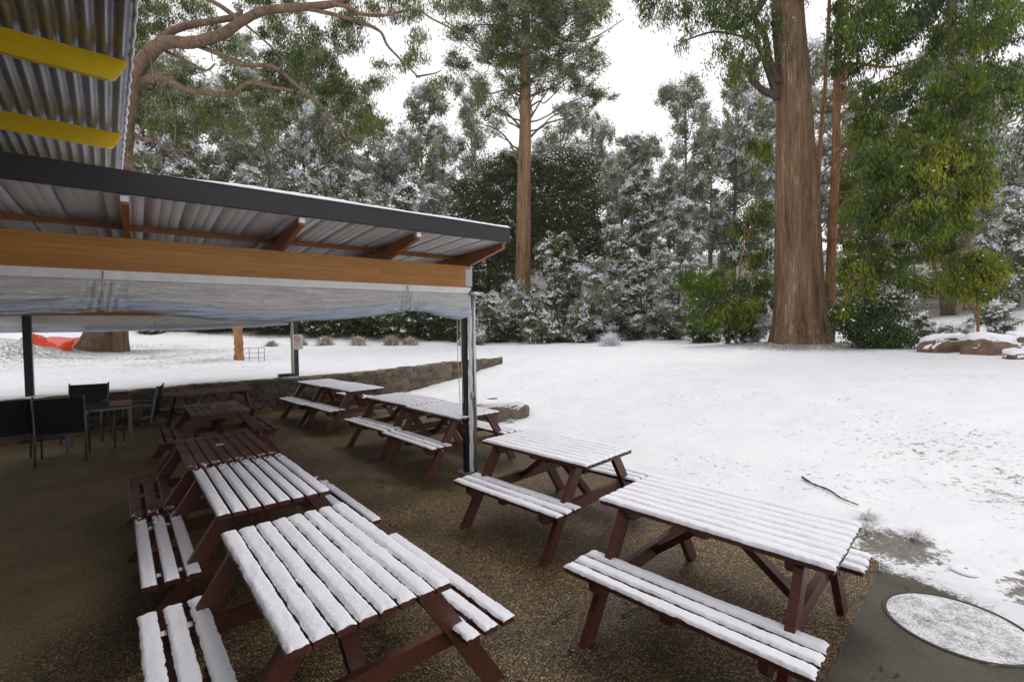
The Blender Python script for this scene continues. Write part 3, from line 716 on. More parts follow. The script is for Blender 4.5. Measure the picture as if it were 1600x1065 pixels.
# ------------------------------------------------------------------ stone wall
def stone_wall():
    seg = np.diff(WALL, axis=0); L = np.hypot(seg[:, 0], seg[:, 1]); cum = np.concatenate([[0], np.cumsum(L)]); tot = cum[-1]
    s = np.arange(0, tot, .035); ns = len(s)
    cx = np.interp(s, cum, WALL[:, 0]); cy = np.interp(s, cum, WALL[:, 1])
    k = np.ones(31)/31
    cxs = np.convolve(np.pad(cx, 15, 'edge'), k, 'valid'); cys = np.convolve(np.pad(cy, 15, 'edge'), k, 'valid')
    tx, ty = np.gradient(cxs), np.gradient(cys); ln = np.hypot(tx, ty); nx_, ny_ = ty/ln, -tx/ln      # towards the patio
    # jittered brick lattice of stones
    rs = np.random.RandomState(11)
    sites = []
    for r, z in enumerate(np.arange(-.25, 1.0, .145)):
        off = rs.rand()*.3
        ss = -.5+off
        while ss < tot+.5:
            w = rs.uniform(.17, .40); sites.append((ss+w/2, z+rs.uniform(-.03, .03))); ss += w
    sites = np.array(sites)
    hgt = np.arange(0, .74, .03)
    def field(S, Zc):
        P = np.stack([S.ravel(), Zc.ravel()*1.55], -1); Q = sites*np.array([1, 1.55]); f1 = np.full(len(P), 9.); f2 = np.full(len(P), 9.); idx = np.zeros(len(P), int)
        order = np.argsort(P[:, 0]); qs = np.argsort(Q[:, 0]); Qx = Q[qs, 0]
        for a in range(0, len(P), 800):
            o = order[a:a+800]; lo = np.searchsorted(Qx, P[o, 0].min()-.6); hi = np.searchsorted(Qx, P[o, 0].max()+.6)
            cand = qs[lo:hi]; dd = np.hypot(P[o][:, None, 0]-Q[cand][None, :, 0], P[o][:, None, 1]-Q[cand][None, :, 1])
            srt = np.argsort(dd, 1)[:, :2]; ar = np.arange(len(o)); f1[o] = dd[ar, srt[:, 0]]; f2[o] = dd[ar, srt[:, 1]]; idx[o] = cand[srt[:, 0]]
        return f1.reshape(S.shape), f2.reshape(S.shape), idx.reshape(S.shape)
    base = terrain(cxs+nx_*.4, cys+ny_*.4); base = np.minimum(base, .6)
    base = np.where(s < 16, np.minimum(base, 0.0), base)
    topz = .715 + .02*vn(s*2.2, s*0, 4) + .02*vn(s*7, s*0, 8)
    # profile: front face up, over the top, down the back
    rows = []
    nz_ = 26
    S, T = np.meshgrid(s, np.linspace(0, 1, nz_), indexing='ij')
    Zf = (base[:, None]-.12) + T*(topz-base+.12)[:, None]
    f1, f2, idx = field(S, Zf); mort = np.clip((f2-f1)/.045, 0, 1)
    rc = np.random.RandomState(5).rand(len(sites), 3)
    depth = .15 + .035*mort**.5 + .03*(rc[idx, 0]-.5) + .012*(vn(S*25, Zf*25, 3)-.5) - .03*np.clip((T-.93)/.07, 0, 1)**2
    front = np.stack([cxs[:, None]+nx_[:, None]*depth, cys[:, None]+ny_[:, None]*depth, Zf], -1)
    # top and back
    tops = []
    for q, dz in ((.06, .01), (-.05, .012), (-.16, 0), (-.18, -.5)):
        zt = topz + dz + .02*(vn(s*9, s*0+q*30, 5)-.5)
        tops.append(np.stack([cxs+nx_*q, cys+ny_*q, zt], -1)[:, None, :])
    G = np.concatenate([front]+tops, 1); nv = G.shape[1]
    me = npmesh('wall_stones', G.reshape(-1, 3), gridfaces(ns, nv))
    col = me.color_attributes.new('stone', 'FLOAT_COLOR', 'POINT')
    ic = np.concatenate([idx, np.repeat(idx[:, -1:], 4, 1)], 1); mt = np.concatenate([mort, np.ones((ns, 4))], 1)
    pal = np.array([(.13, .105, .075), (.17, .13, .085), (.10, .085, .068), (.18, .14, .085), (.13, .115, .095), (.16, .115, .08), (.19, .15, .085), (.095, .088, .078)])
    cc = pal[(rc[ic, 1]*8).astype(int)]*(.75+.5*rc[ic, 2][..., None]); mm = (mt > .22)[..., None]
    cc = np.where(mm, cc, np.array((.055, .045, .032))); cc = np.concatenate([cc, np.ones(cc.shape[:2]+(1,))], -1)
    col.data.foreach_set('color', cc.astype(np.float32).ravel())
    t = NT('rubble_stone'); at_ = t.n('ShaderNodeAttribute', attribute_name='stone'); v = t.coord('World'); nz1 = t.noise(v, 14, 5, .7)
    c = t.mix(1.0, at_.outputs['Color'], t.ramp(nz1, [(.25, (.45,)*3), (.75, (1.35,)*3)]), 'MULTIPLY'); t.set(c, .75, 0, .3); t.bump(nz1, .8, .02)
    root = empty('stone_wall', (0, 0, 0)); tag(root, 'low curved retaining wall of ochre and brown rubble stone along the lawn', 'wall')
    o = link('wall_stones', me, (t.m,), root, True)
    # snow caught along the coping
    q = np.linspace(0, 1, 9); Ss, Qq = np.meshgrid(s, q, indexing='ij')
    m_ = np.clip((vn(Ss*1.5, Qq*0, 13)+vn(Ss*5, Qq*2, 14)*.6 - 1.02 + .30*np.clip((Ss-11)/3, 0, 1))*6, -1, 1)
    off = .13 - Qq*.36
    zt = (topz[:, None] + .006 + .018*m_ + .01*(vn(Ss*20, Qq*8, 15)-.5))
    zt[:, 0] -= .03; zt[:, -1] -= .03
    G = np.stack([cxs[:, None]+nx_[:, None]*off, cys[:, None]+ny_[:, None]*off, zt], -1)
    link('coping_snow', npmesh('coping_snow', G.reshape(-1, 3), gridfaces(ns, 9)), ('snow',), root, True)
stone_wall()

# ------------------------------------------------------------------ outdoor dining set
def chair(x, y, rz, label):
    r = empty('patio_chair', (x, y, 0), rz); tag(r, label, 'chair', 'black sling chairs with aluminium frames')
    # local: sitter faces -y, backrest at +y
    for s in (-1, 1):
        MB().tube([(s*.27, .30, 0), (s*.27, .22, .42), (s*.27, .33, .98)], .014, 8).build('back_leg', 'alu', r, True)
        MB().tube([(s*.27, -.26, 0), (s*.27, -.25, .64), (s*.27, -.20, .66), (s*.27, .24, .655)], .014, 8).build('front_leg', 'alu', r, True)
        MB().box(s*.27-.024, s*.27+.024, -.24, .20, .665, .685, .004).build('armrest', 'alu', r)
    MB().raw([(-.255, -.24, .435), (.255, -.24, .435), (.255, .02, .405), (-.255, .02, .405), (-.255, .23, .43), (.255, .23, .43),
              (-.255, -.24, .420), (.255, -.24, .420), (.255, .02, .392), (-.255, .02, .392), (-.255, .23, .415), (.255, .23, .415)],
             [(0, 1, 2, 3), (3, 2, 5, 4), (7, 6, 9, 8), (8, 9, 10, 11), (0, 6, 7, 1), (4, 5, 11, 10), (1, 7, 8, 2), (2, 8, 11, 5), (0, 3, 9, 6), (3, 4, 10, 9)]).build('seat', 'sling', r)
    MB().bar((0, .235, .44), (0, .327, .955), .515, .012, (0, 1, 0)).build('backrest', 'sling', r)
    MB().tube([(-.27, -.245, .42), (.27, -.245, .42)], .012, 8).build('seat_rail', 'alu', r, True)
    MB().tube([(-.27, .22, .41), (.27, .22, .41)], .012, 8).build('seat_rail', 'alu', r, True)
    return r
chair(-6.75, 7.0, R(180+38), 'black chair seen from behind at the left, in front of the small table')
chair(-7.35, 6.75, R(180+50), 'black chair cut by the left edge of the picture')
chair(-7.55, 8.25, R(30), 'black chair beyond the small table with its back to the stone wall')
chair(-6.42, 8.0, R(-62), 'black chair seen in profile to the right of the small table')
dt = empty('dining_table', (-6.82, 7.72, 0), R(40)); tag(dt, 'small square dark-topped table with grey metal legs among the black chairs', 'table')
MB().box(-.42, .42, -.42, .42, .69, .71, .006).build('tabletop', 'glass_top', dt)
MB().box(-.40, .40, -.40, .40, .645, .6895, .004).build('apron', 'alu', dt)
for sx in (-1, 1):
    for sy in (-1, 1): MB().box(sx*.38-.022, sx*.38+.022, sy*.38-.022, sy*.38+.022, 0, .6445, .003).build('leg', 'alu', dt)

# ------------------------------------------------------------------ trees and foliage
def leaf_arrays(C, A, B, W, L):
    """rhombic leaves: centre, long axis, cross axis, half widths / half lengths"""
    a = A*L[:, None]; b = B*W[:, None]
    V = np.stack([C-a, C+b-a*.1, C+a, C-b-a*.1], 1).reshape(-1, 3)
    F = np.arange(len(C)*4, dtype=np.int32).reshape(-1, 4); return V, F
def unit(v): return v/np.maximum(1e-9, np.linalg.norm(v, axis=1))[:, None]
def foliage(blobs, n, ln, wd, seed, mode='droop', snow=.3, mix=(('leaf_g', 1),), sub=.35, per=60, flat=.6, shell=.35, snowsz=1.3):
    """blobs: (cx,cy,cz,rx,ry,rz). Leaves gather in clumps spread through each blob."""
    rs = np.random.RandomState(seed)
    B = np.array([b[:6] for b in blobs], float); vol = (B[:, 3]*B[:, 4]*B[:, 5])**.75; vol /= vol.sum()
    ncl = max(4, n//per); bi = rs.choice(len(B), ncl, p=vol)
    d = unit(rs.randn(ncl, 3)); rad = (shell + (1-shell)*rs.rand(ncl))**(.6)
    cc = B[bi, :3] + d*B[bi, 3:]*rad[:, None]
    csz = sub*(.6+.8*rs.rand(ncl))
    ci = rs.randint(0, ncl, n)
    o = rs.randn(n, 3)*.5; o[:, 2] *= flat
    tl = rs.randn(ncl, 2)*.55; o2 = o.copy(); o2[:, 2] += (o[:, 0]*tl[ci, 0]+o[:, 1]*tl[ci, 1])*(.8 if mode == 'spray' else .2)
    C = cc[ci] + o2*csz[ci][:, None]
    if mode == 'droop':
        A = unit(np.stack([rs.randn(n)*.35, rs.randn(n)*.35, -np.ones(n)*(.6+.6*rs.rand(n))], -1)); Bx = unit(np.cross(A, rs.randn(n, 3)))
    elif mode == 'spray':
        out = unit(o + d[ci]*.3 + np.array([0, 0, .15])); A = unit(out + rs.randn(n, 3)*.45); Bx = unit(np.cross(A, rs.randn(n, 3)*.6 + np.array([0, 0, 1.])))
    else:
        A = unit(rs.randn(n, 3)); Bx = unit(np.cross(A, rs.randn(n, 3)))
    L = ln*(.6+.8*rs.rand(n))*.5; W = wd*(.6+.8*rs.rand(n))*.5
    names = [m for m, _ in mix]; pr = np.array([p for _, p in mix], float); pr /= pr.sum()
    clm = rs.choice(len(names), ncl, p=pr)
    mi = np.where(rs.rand(n) < .75, clm[ci], rs.choice(len(names), n, p=pr))
    # snow lies on the upper leaves of each clump
    top = o[:, 2]/(.5*flat)
    ps = np.clip((top+.05)*1.3, 0, 1)*snow*np.clip(rs.rand(ncl)*2.2-.5, 0, 1.5)[ci]
    upper = np.clip(.75+.5*(C[:, 2]-B[bi[ci], 2])/B[bi[ci], 5], .35, 1.25)
    sn = rs.rand(n) < ps*upper
    mi = np.where(sn, len(names), mi)
    k = sn.sum()
    if k:
        ph = rs.rand(k)*2*PI; nrm = unit(np.array([0, 0, .9]) + unit(o[sn]*np.array([1, 1, .3])+d[ci[sn]]*.2)*.9 + rs.randn(k, 3)*.3)
        A[sn] = unit(np.cross(nrm, np.stack([np.cos(ph), np.sin(ph), 0*ph], -1))); Bx[sn] = np.cross(nrm, A[sn])
        s_ = (ln*wd)**.5*snowsz*.5; L[sn] = s_*(.6+.9*rs.rand(k)); W[sn] = s_*(.5+.6*rs.rand(k))
    V, F = leaf_arrays(C, A, Bx, W, L)
    return V, F, mi, names + ['leaf_snow']
def crown_mesh(name, *a, **k):
    V, F, mi, names = foliage(*a, **k); me = npmesh(name, V, F, mi)
    for m in names: me.materials.append(M[m])
    return me
def smooth_path(pts, n=6):
    P = [Vector(p) for p in pts]; out = []
    for i in range(len(P)-1):
        p0 = P[max(i-1, 0)]; p1 = P[i]; p2 = P[i+1]; p3 = P[min(i+2, len(P)-1)]
        for k in range(n):
            t = k/n; out.append(.5*((2*p1)+(p2-p0)*t+(2*p0-5*p1+4*p2-p3)*t*t+(3*p1-p0-3*p2+p3)*t**3))
    out.append(P[-1]); return out
def limb(mb, pts, r0, r1, n=8, k=6, kn=0.12, seed=0, power=1.0):
    pth = smooth_path(pts, k); N = len(pth); rn = random.Random(seed)
    rad = [(r0+(r1-r0)*(i/(N-1))**power)*(1+rn.uniform(-kn, kn)) for i in range(N)]
    mb.tube(pth, rad, n)
def big_trunk(path, rads, n=64, k=14, flute=.06, flare=0, seed=1):
    """path points & radii -> ridged trunk mesh"""
    P = smooth_path(path, k); N = len(P); rr = np.interp(np.linspace(0, 1, N), np.linspace(0, 1, len(rads)), rads)
    P = np.array([tuple(p) for p in P]); th = np.linspace(0, 2*PI, n, endpoint=False)
    Hh = P[:, 2]-P[0, 2]
    T, H = np.meshgrid(th, Hh, indexing='xy'); Rm = rr[:, None]*np.ones_like(T)
    f = flute*((vn(T*2.5+seed, H*.10, seed)-.5)*1.0 + (vn(T*7.0, H*.22, seed+3)-.5)*.7 + (vn(T*14.0, H*.5, seed+5)-.5)*.45)
    lob = flare*np.exp(-H/(.9*rads[0]+.3))*(.35+.65*(.5+.5*np.sin(T*5+seed+np.sin(T*2)))) if flare else 0
    Rm = Rm*(1+f+lob)
    G = np.stack([P[:, 0][:, None]+Rm*np.cos(T), P[:, 1][:, None]+Rm*np.sin(T), P[:, 2][:, None]+0*T], -1)
    return npmesh('trunk', G.reshape(-1, 3), gridfaces(N, n, True))
def branches(mb, trunkpts, blobs, r, seed, n=5, twigs=3):
    rn = random.Random(seed)
    for b in blobs:
        c = Vector(b[:3]); cand = [p for p in trunkpts if p.z < c.z-.1*abs(c.z)] or [trunkpts[0]]
        p = min(cand, key=lambda q: (q-c).length + .35*abs(q.z-(c.z-.5*(Vector((q.x, q.y, 0))-Vector((c.x, c.y, 0))).length)))
        ln = (c-p).length; w = lambda k: Vector((rn.uniform(-1, 1), rn.uniform(-1, 1), rn.uniform(-1, 1)))*(ln*k)
        mid = p.lerp(c, .5) + w(.10) - Vector((0, 0, ln*.05))
        limb(mb, [p, p.lerp(c, .25)+w(.06)-Vector((0, 0, ln*.03)), mid, p.lerp(c, .75)+w(.07), c], r, r*.3, n, 4, .12, rn.random())
        for _ in range(twigs):
            e = c + Vector((rn.uniform(-1, 1)*b[3], rn.uniform(-1, 1)*b[4], rn.uniform(-.7, 1)*b[5]))*.85
            s = mid.lerp(c, rn.uniform(.3, 1)); limb(mb, [s, s.lerp(e, .5)+Vector((0, 0, rn.uniform(-.1, .2)*b[5])), e], r*.32, r*.08, 4, 4, .1, rn.random())
def copy_tree(o, parent=None):
    c = o.copy(); COL.objects.link(c); c.parent = parent
    for ch in list(o.children): copy_tree(ch, c)
    return c

# --- 1. big stringybark trunk on the right
b0 = at(1253, 541, 20.3); gzb = gz(b0.x, b0.y)
T1 = empty('eucalyptus_tree', (0, 0, 0)); tag(T1, 'huge straight eucalypt trunk with fibrous brown bark standing right of centre', 'tree')
pth = [at(1253, 546, 20.3), at(1251, 500, 20.3), at(1249, 440, 20.3), at(1245, 300, 20.3), at(1240, 150, 20.3), at(1231, 0, 20.3), at(1226, -160, 20.3), at(1220, -420, 20.3)]
link('trunk', big_trunk(pth, [1.10, .95, .90, .82, .68, .57, .5, .4], 180, 30, .15, .28, 3), ('bark_big',), T1, True)
mb = MB()
Yb = 20.1
limb(mb, [at(1214, 150, Yb), at(1190, 140, Yb), at(1172, 115, Yb), at(1190, 85, Yb), at(1198, 60, Yb)], .16, .07, 8)
limb(mb, [at(1214, 155, Yb), at(1196, 100, Yb), at(1178, 60, Yb), at(1165, 50, Yb)], .14, .05, 8)
limb(mb, [at(1216, 130, Yb), at(1202, 95, Yb), at(1196, 60, Yb), at(1180, 30, Yb), at(1170, -20, Yb)], .16, .07, 8)
limb(mb, [at(1222, -60, Yb), at(1180, 20, Yb), at(1140, 50, Yb)], .22, .08, 8)
limb(mb, [at(1222, -90, Yb), at(1120, -60, Yb), at(1040, -40, Yb), at(1000, 10, Yb)], .22, .06, 8)
limb(mb, [at(1170, 60, Yb), at(1120, 50, Yb), at(1080, 60, Yb), at(1052, 75, Yb)], .05, .02, 6)
mb.build('limb', 'bark_dark', T1, True)
def blb(px, py, Y, rpx, rpy, ry=None):
    c = at(px, py, Y); s = Y/CF; return (c.x, c.y, c.z, rpx*s, (ry if ry else rpx*s), rpy*s)
bl = [blb(1150, 85, 19.5, 42, 45), blb(1190, 60, 20, 40, 60), blb(1120, 10, 19.5, 60, 28), blb(1040, 5, 19.5, 60, 22), blb(1180, 15, 19, 50, 30), blb(1065, 90, 19.5, 16, 30), blb(960, 0, 19.5, 40, 14), blb(1100, 40, 20, 35, 18), blb(1160, -60, 20, 90, 50), blb(1280, -80, 21, 70, 60)]
link('crown', crown_mesh('crown', bl, 26000, .18, .045, 21, 'droop', .10, (('leaf_g', 3), ('leaf_d', 3), ('leaf_o', 3)), .36, 90, 1.1, .2), (), T1)

# --- 2. slender reddish stems with the bright green hanging foliage on the right
def sap(pxb, pyb, Y, tops, r0, label, blobs, n, seed, mixx, barkm='bark_red', extra=None, ln=.18, wd=.05, snow=.03, sub=.33):
    root = empty('eucalyptus_tree'); tag(root, label, 'tree')
    g = at(pxb, pyb, Y); base = Vector((g.x, g.y, gz(g.x, g.y)-.1))
    pts = [base] + [at(a, b, Y) for a, b in tops]
    mb = MB(); limb(mb, pts, r0, r0*.45, 14, 8, .05, seed); mb.build('trunk', barkm, root, True)
    mb = MB(); tp = smooth_path(pts, 6); branches(mb, tp, blobs, r0*.22, seed)
    if extra: extra(mb)
    mb.build('branches', barkm, root, True)
    blobs = [(b[0], b[1], b[2], b[3]*.84, b[4]*.84, b[5]*.8) for b in blobs]
    link('crown', crown_mesh('crown', blobs, int(n*.8), ln, wd, seed, 'droop', snow, mixx, sub, 120, .95, .1), (), root)
    return root
g1 = [blb(1345, 60, 18.5, 65, 60), blb(1420, 40, 17.5, 80, 55), blb(1520, 60, 17, 70, 65), blb(1560, 130, 17, 60, 60), blb(1480, 150, 16.5, 75, 55), blb(1400, 140, 17.5, 70, 45), blb(1345, 15, 19, 45, 40), blb(1480, 0, 18, 100, 40), blb(1325, 120, 21.5, 30, 50), blb(1570, 30, 17, 30, 40), blb(1540, 190, 16.5, 55, 40), blb(1400, -40, 19, 160, 40)]
def ex(mb):
    for a in ([(1301, 280), (1340, 225), (1400, 215), (1470, 185), (1510, 150)], [(1302, 240), (1350, 200), (1380, 150), (1400, 110)], [(1303, 120), (1330, 100), (1390, 105), (1440, 90)]):
        limb(mb, [at(p, q, 20-.9*i) for i, (p, q) in enumerate(a)], .09, .02, 7)
sap(1296, 536, 20.0, [(1298, 440), (1301, 350), (1306, 250), (1308, 120), (1313, 0), (1316, -150)], .21, 'slender red-barked eucalypt close to the right of the huge trunk', g1, 47000, 31, (('leaf_g', 5), ('leaf_y', .5), ('leaf_d', 4)), extra=ex)
g2 = [blb(1345, 200, 18.5, 38, 45), blb(1390, 260, 17, 60, 50), blb(1450, 280, 16.5, 65, 60), blb(1500, 240, 16.5, 45, 50), blb(1520, 300, 16.2, 30, 45), blb(1430, 350, 16.5, 65, 40), blb(1360, 330, 17.5, 50, 45), blb(1500, 340, 16.2, 35, 35), blb(1460, 200, 17, 55, 30), blb(1325, 300, 21.5, 30, 60)]
def ex2(mb):
    for a in ([(1299, 370), (1340, 335), (1400, 315), (1450, 300)], [(1298, 390), (1330, 340), (1390, 330), (1440, 290), (1480, 250)], [(1300, 330), (1330, 310), (1370, 295)]):
        limb(mb, [at(p, q, 20.6-1.0*i) for i, (p, q) in enumerate(a)], .06, .015, 7)
sap(1281, 534, 21.2, [(1280, 440), (1277, 330), (1282, 220), (1290, 120), (1296, 0), (1298, -80)], .12, 'thin second stem between the huge trunk and the red-barked one', g2, 38000, 32, (('leaf_g', 6), ('leaf_y', 2.2), ('leaf_d', 2)), extra=ex2)
g3 = [blb(1340, 430, 18, 40, 40), blb(1400, 420, 17.5, 40, 35), blb(1460, 400, 17, 40, 25), blb(1360, 390, 18, 45, 30), blb(1330, 480, 18, 35, 30), blb(1450, 440, 17, 40, 20), blb(1325, 400, 21, 20, 50)]
sap(1345, 552, 18.0, [(1343, 500), (1350, 440), (1365, 400)], .06, 'yellow-green sapling low behind the huge trunk on its right', g3, 11000, 33, (('leaf_g', 4), ('leaf_y', 2), ('leaf_d', 3)), snow=.08)
g4 = [blb(1530, 410, 17, 28, 25), blb(1520, 450, 17, 30, 25), blb(1545, 430, 17, 20, 30), blb(1500, 440, 17, 18, 22)]
sap(1528, 524, 17.5, [(1528, 480), (1525, 430), (1528, 400)], .05, 'small yellow-green sapling in front of the pale trunk near the right edge', g4, 7000, 34, (('leaf_g', 4), ('leaf_y', 3)), snow=.05)
g5 = [blb(1130, 440, 22, 50, 38), blb(1180, 400, 22, 30, 40), blb(1190, 340, 23, 30, 28), blb(1160, 360, 23, 30, 30), blb(1110, 480, 21.5, 50, 38), blb(1160, 490, 21.5, 50, 35), blb(1195, 250, 23, 22, 30), blb(1190, 450, 22, 30, 35), blb(1080, 440, 23, 30, 20), blb(1185, 230, 23, 20, 20)]
sap(1150, 535, 22.0, [(1150, 480), (1155, 430), (1162, 380)], .07, 'bushy yellow-green eucalypt sapling left of the huge trunk', g5, 24000, 35, (('leaf_g', 4), ('leaf_y', 2.2), ('leaf_d', 3)), snow=.05)
g6 = [blb(1360, 520, 17.6, 50, 28), blb(1400, 530, 17.2, 35, 22), blb(1330, 500, 18, 35, 30), blb(1375, 480, 17.8, 45, 28)]
sap(1370, 556, 17.6, [(1370, 530), (1372, 500), (1380, 470)], .05, 'dark green shrub at the foot of the slender stems', g6, 16000, 36, (('leaf_d', 5), ('leaf_g', 1)), 'bark_dark', ln=.11, wd=.05, snow=.16)
# trunks further back on the right
for (px, Y, w, tops, lab, bm, sd) in ((1481, 33, .46, [(1481, 420), (1482, 340), (1484, 200), (1488, 0), (1490, -100)], 'brown eucalypt trunk further back between the green boughs near the right', 'bark_old', 41), (1514, 35, .40, [(1515, 420), (1516, 340), (1517, 200), (1518, 60), (1520, -80)], 'pale mottled eucalypt trunk beside the brown one near the right', 'bark_grey', 42)):
    bl = [blb(px+dx, py, Y, 50, 35) for dx, py in ((40, 60), (70, 140), (20, 190), (60, 240), (-30, 100), (60, 0))]
    sap(px, 508, Y, tops, w, lab, bl, 12000, sd, (('leaf_o', 3), ('leaf_d', 2), ('leaf_grey', 2)), bm, ln=.3, wd=.09, snow=.3, sub=.8)

# --- 3. tall centre eucalypt
Y = 38
bl = [blb(820, 25, Y, 60, 28), blb(760, 35, Y, 45, 25), blb(885, 30, Y, 55, 30), blb(840, 80, Y, 45, 25), blb(790, 75, Y, 40, 22), blb(770, 85, Y-1, 30, 20), blb(870, 95, Y, 45, 25), blb(905, 70, Y, 30, 18), blb(815, 120, Y, 40, 18), blb(925, 95, Y, 22, 14), blb(890, 125, Y, 28, 16), blb(940, 140, Y, 30, 12), blb(910, 155, Y, 25, 10), blb(770, 165, Y, 25, 16), blb(760, 195, Y, 22, 14), blb(800, 150, Y, 25, 15), blb(850, 130, Y, 25, 16), blb(720, 60, Y, 20, 25), blb(715, 100, Y, 16, 25), blb(880, 0, Y, 80, 20), blb(780, 0, Y, 60, 20), blb(930, 20, Y, 30, 14), blb(820, -60, Y, 90, 40), blb(745, 140, Y, 16, 20)]
T3 = empty('eucalyptus_tree'); tag(T3, 'tall eucalypt with an open layered crown rising in the middle of the picture', 'tree')
tp = [at(816, 452, Y), at(818, 380, Y), at(819, 280, Y), at(821, 190, Y), at(821, 80, Y), at(822, 0, Y), at(824, -110, Y)]
g = gz(tp[0].x, Y); tp = [Vector((tp[0].x-.2, Y, g-.1))] + tp
link('trunk', big_trunk(tp, [.80, .63, .58, .52, .45, .37, .30, .15], 48, 20, .10, .2, 5), ('bark_warm',), T3, True)
mb = MB(); branches(mb, smooth_path(tp, 6), bl, .075, 5, 6, 6)
for a in ([(828, 215), (850, 195), (880, 185), (930, 165)], [(814, 200), (790, 175), (765, 165)], [(815, 275), (800, 230), (780, 205), (755, 195)], [(828, 60), (870, 70), (905, 50), (940, 45)], [(830, 30), (880, 62), (925, 60), (975, 30)], [(812, 60), (780, 40), (735, 40)], [(826, 190), (850, 150), (880, 110)]):
    limb(mb, [at(p, q, Y) for p, q in a], .10, .025, 6)
mb.build('limb', 'bark_limb', T3, True)
link('crown', crown_mesh('crown', bl, 92000, .26, .065, 51, 'spray', .14, (('leaf_o', 5), ('leaf_s', 3), ('leaf_g', 1.5), ('leaf_d', 2)), .62, 170, .5), (), T3)

# --- 4. old tree at left: thick base under the shelter roof, sinuous limbs above it
Y = 19.5
T4 = empty('eucalyptus_tree'); tag(T4, 'old spreading eucalypt at the left with thick base and sinuous snow-dusted limbs over the roof', 'tree')
bse = at(160, 556, 22.0); g = gz(bse.x, bse.y)
pth = [Vector((bse.x-.1, 22.0, g-.15)), at(164, 530, 22.), at(170, 500, 22.), at(182, 420, 21.6), at(190, 340, 21.2), at(196, 290, 20.8)]
link('trunk', big_trunk(pth, [.98, .80, .70, .58, .46, .38], 72, 14, .12, .22, 9), ('bark_old',), T4, True)
def L3(mb, a, r0, r1, yy=(20.8, 18), n=10, sd=0):
    N = len(a); limb(mb, [at(p, q, yy[0]+(yy[1]-yy[0])*i/(N-1)) for i, (p, q) in enumerate(a)], r0, r1, n, 8, .06, sd, .8)
mb = MB()
L3(mb, [(190, 310), (193, 240), (199, 170), (212, 115), (240, 77), (264, 66), (293, 67), (327, 61), (351, 51), (382, 31), (413, 17), (465, 12), (516, 7), (545, -2)], .36, .11)
L3(mb, [(240, 77), (262, 53), (293, 40), (327, 34), (369, 26), (376, 14)], .17, .10, (20.3, 20))
L3(mb, [(372, 30), (345, 10), (315, -6), (290, -20)], .11, .06, (20, 20))
L3(mb, [(206, 160), (216, 133), (230, 124), (248, 122), (269, 129), (293, 141), (327, 146), (362, 148), (376, 137), (393, 129), (424, 136), (460, 142)], .20, .05, (20.6, 18.6))
L3(mb, [(250, 74), (270, 86), (293, 96), (321, 110), (336, 100)], .09, .03, (20.3, 19.6))
L3(mb, [(300, 68), (318, 75), (345, 86), (376, 101), (427, 105), (465, 134), (499, 162), (527, 196), (541, 217)], .11, .04, (20, 17.6))
L3(mb, [(196, 203), (224, 217), (242, 220), (262, 234), (298, 235)], .12, .04, (20.8, 19.5))
L3(mb, [(465, 12), (496, 17), (551, 31), (592, 48), (606, 72), (633, 100), (655, 122)], .09, .025, (18.6, 16.8))
L3(mb, [(516, 7), (540, 10), (565, 22), (602, 24), (647, 15), (678, 31), (726, 55)], .09, .02, (18.2, 16.4))
L3(mb, [(385, 40), (420, 70), (450, 100)], .05, .02, (19.6, 18.8)); L3(mb, [(330, 20), (328, 60), (332, 95)], .03, .02, (20, 20))
for s, (a, b) in enumerate([((262, 140), (270, 250)), ((455, 140), (455, 190)), ((360, 150), (375, 200)), ((240, 130), (215, 60)), ((410, 130), (440, 170)), ((215, 215), (225, 160)), ((520, 200), (560, 260)), ((650, 120), (690, 110))]):
    L3(mb, [a, ((a[0]+b[0])/2+8, (a[1]+b[1])/2), b], .045, .015, (19.6, 19.0), 6, s)
mb.build('limb', 'bark_limb', T4, True)
bl = [blb(230, 30, 20.5, 45, 30), blb(215, 90, 21, 30, 30), blb(290, 175, 20, 50, 40), blb(230, 170, 21, 40, 40), blb(250, 130, 21, 40, 25), blb(460, 60, 18.5, 55, 40), blb(500, 110, 18, 50, 40), blb(540, 60, 18, 25, 30), blb(440, 110, 18.5, 40, 30), blb(520, 150, 17.8, 40, 30), blb(560, 140, 17.5, 35, 18), blb(575, 190, 17.4, 35, 25), blb(555, 210, 17.4, 30, 22), blb(430, 150, 18.5, 40, 25), blb(400, 190, 19, 50, 30), blb(340, 180, 19.5, 40, 30), blb(650, 75, 16.8, 28, 28), blb(645, 100, 16.8, 25, 18), blb(690, 125, 16.5, 22, 14), blb(370, 130, 19.5, 30, 22), blb(300, 120, 20, 30, 18), blb(250, 0, 21, 80, 20), blb(420, 0, 19, 60, 18), blb(620, 10, 17.5, 50, 16), blb(700, 10, 16.5, 40, 18), blb(590, 115, 17.4, 18, 30), blb(340, 60, 19.6, 30, 20), blb(560, 25, 18, 40, 16)]
bl = [(b[0]*(1+1.6/b[1]), b[1]+1.6, CH+(b[2]-CH)*(1+1.6/b[1]), b[3], b[4]*.8, b[5]) for b in bl]
link('crown', crown_mesh('crown', bl, 105000, .135, .036, 61, 'droop', .22, (('leaf_d', 4), ('leaf_o', 6), ('leaf_g', 3), ('leaf_s', 2)), .30, 130, .75), (), T4)

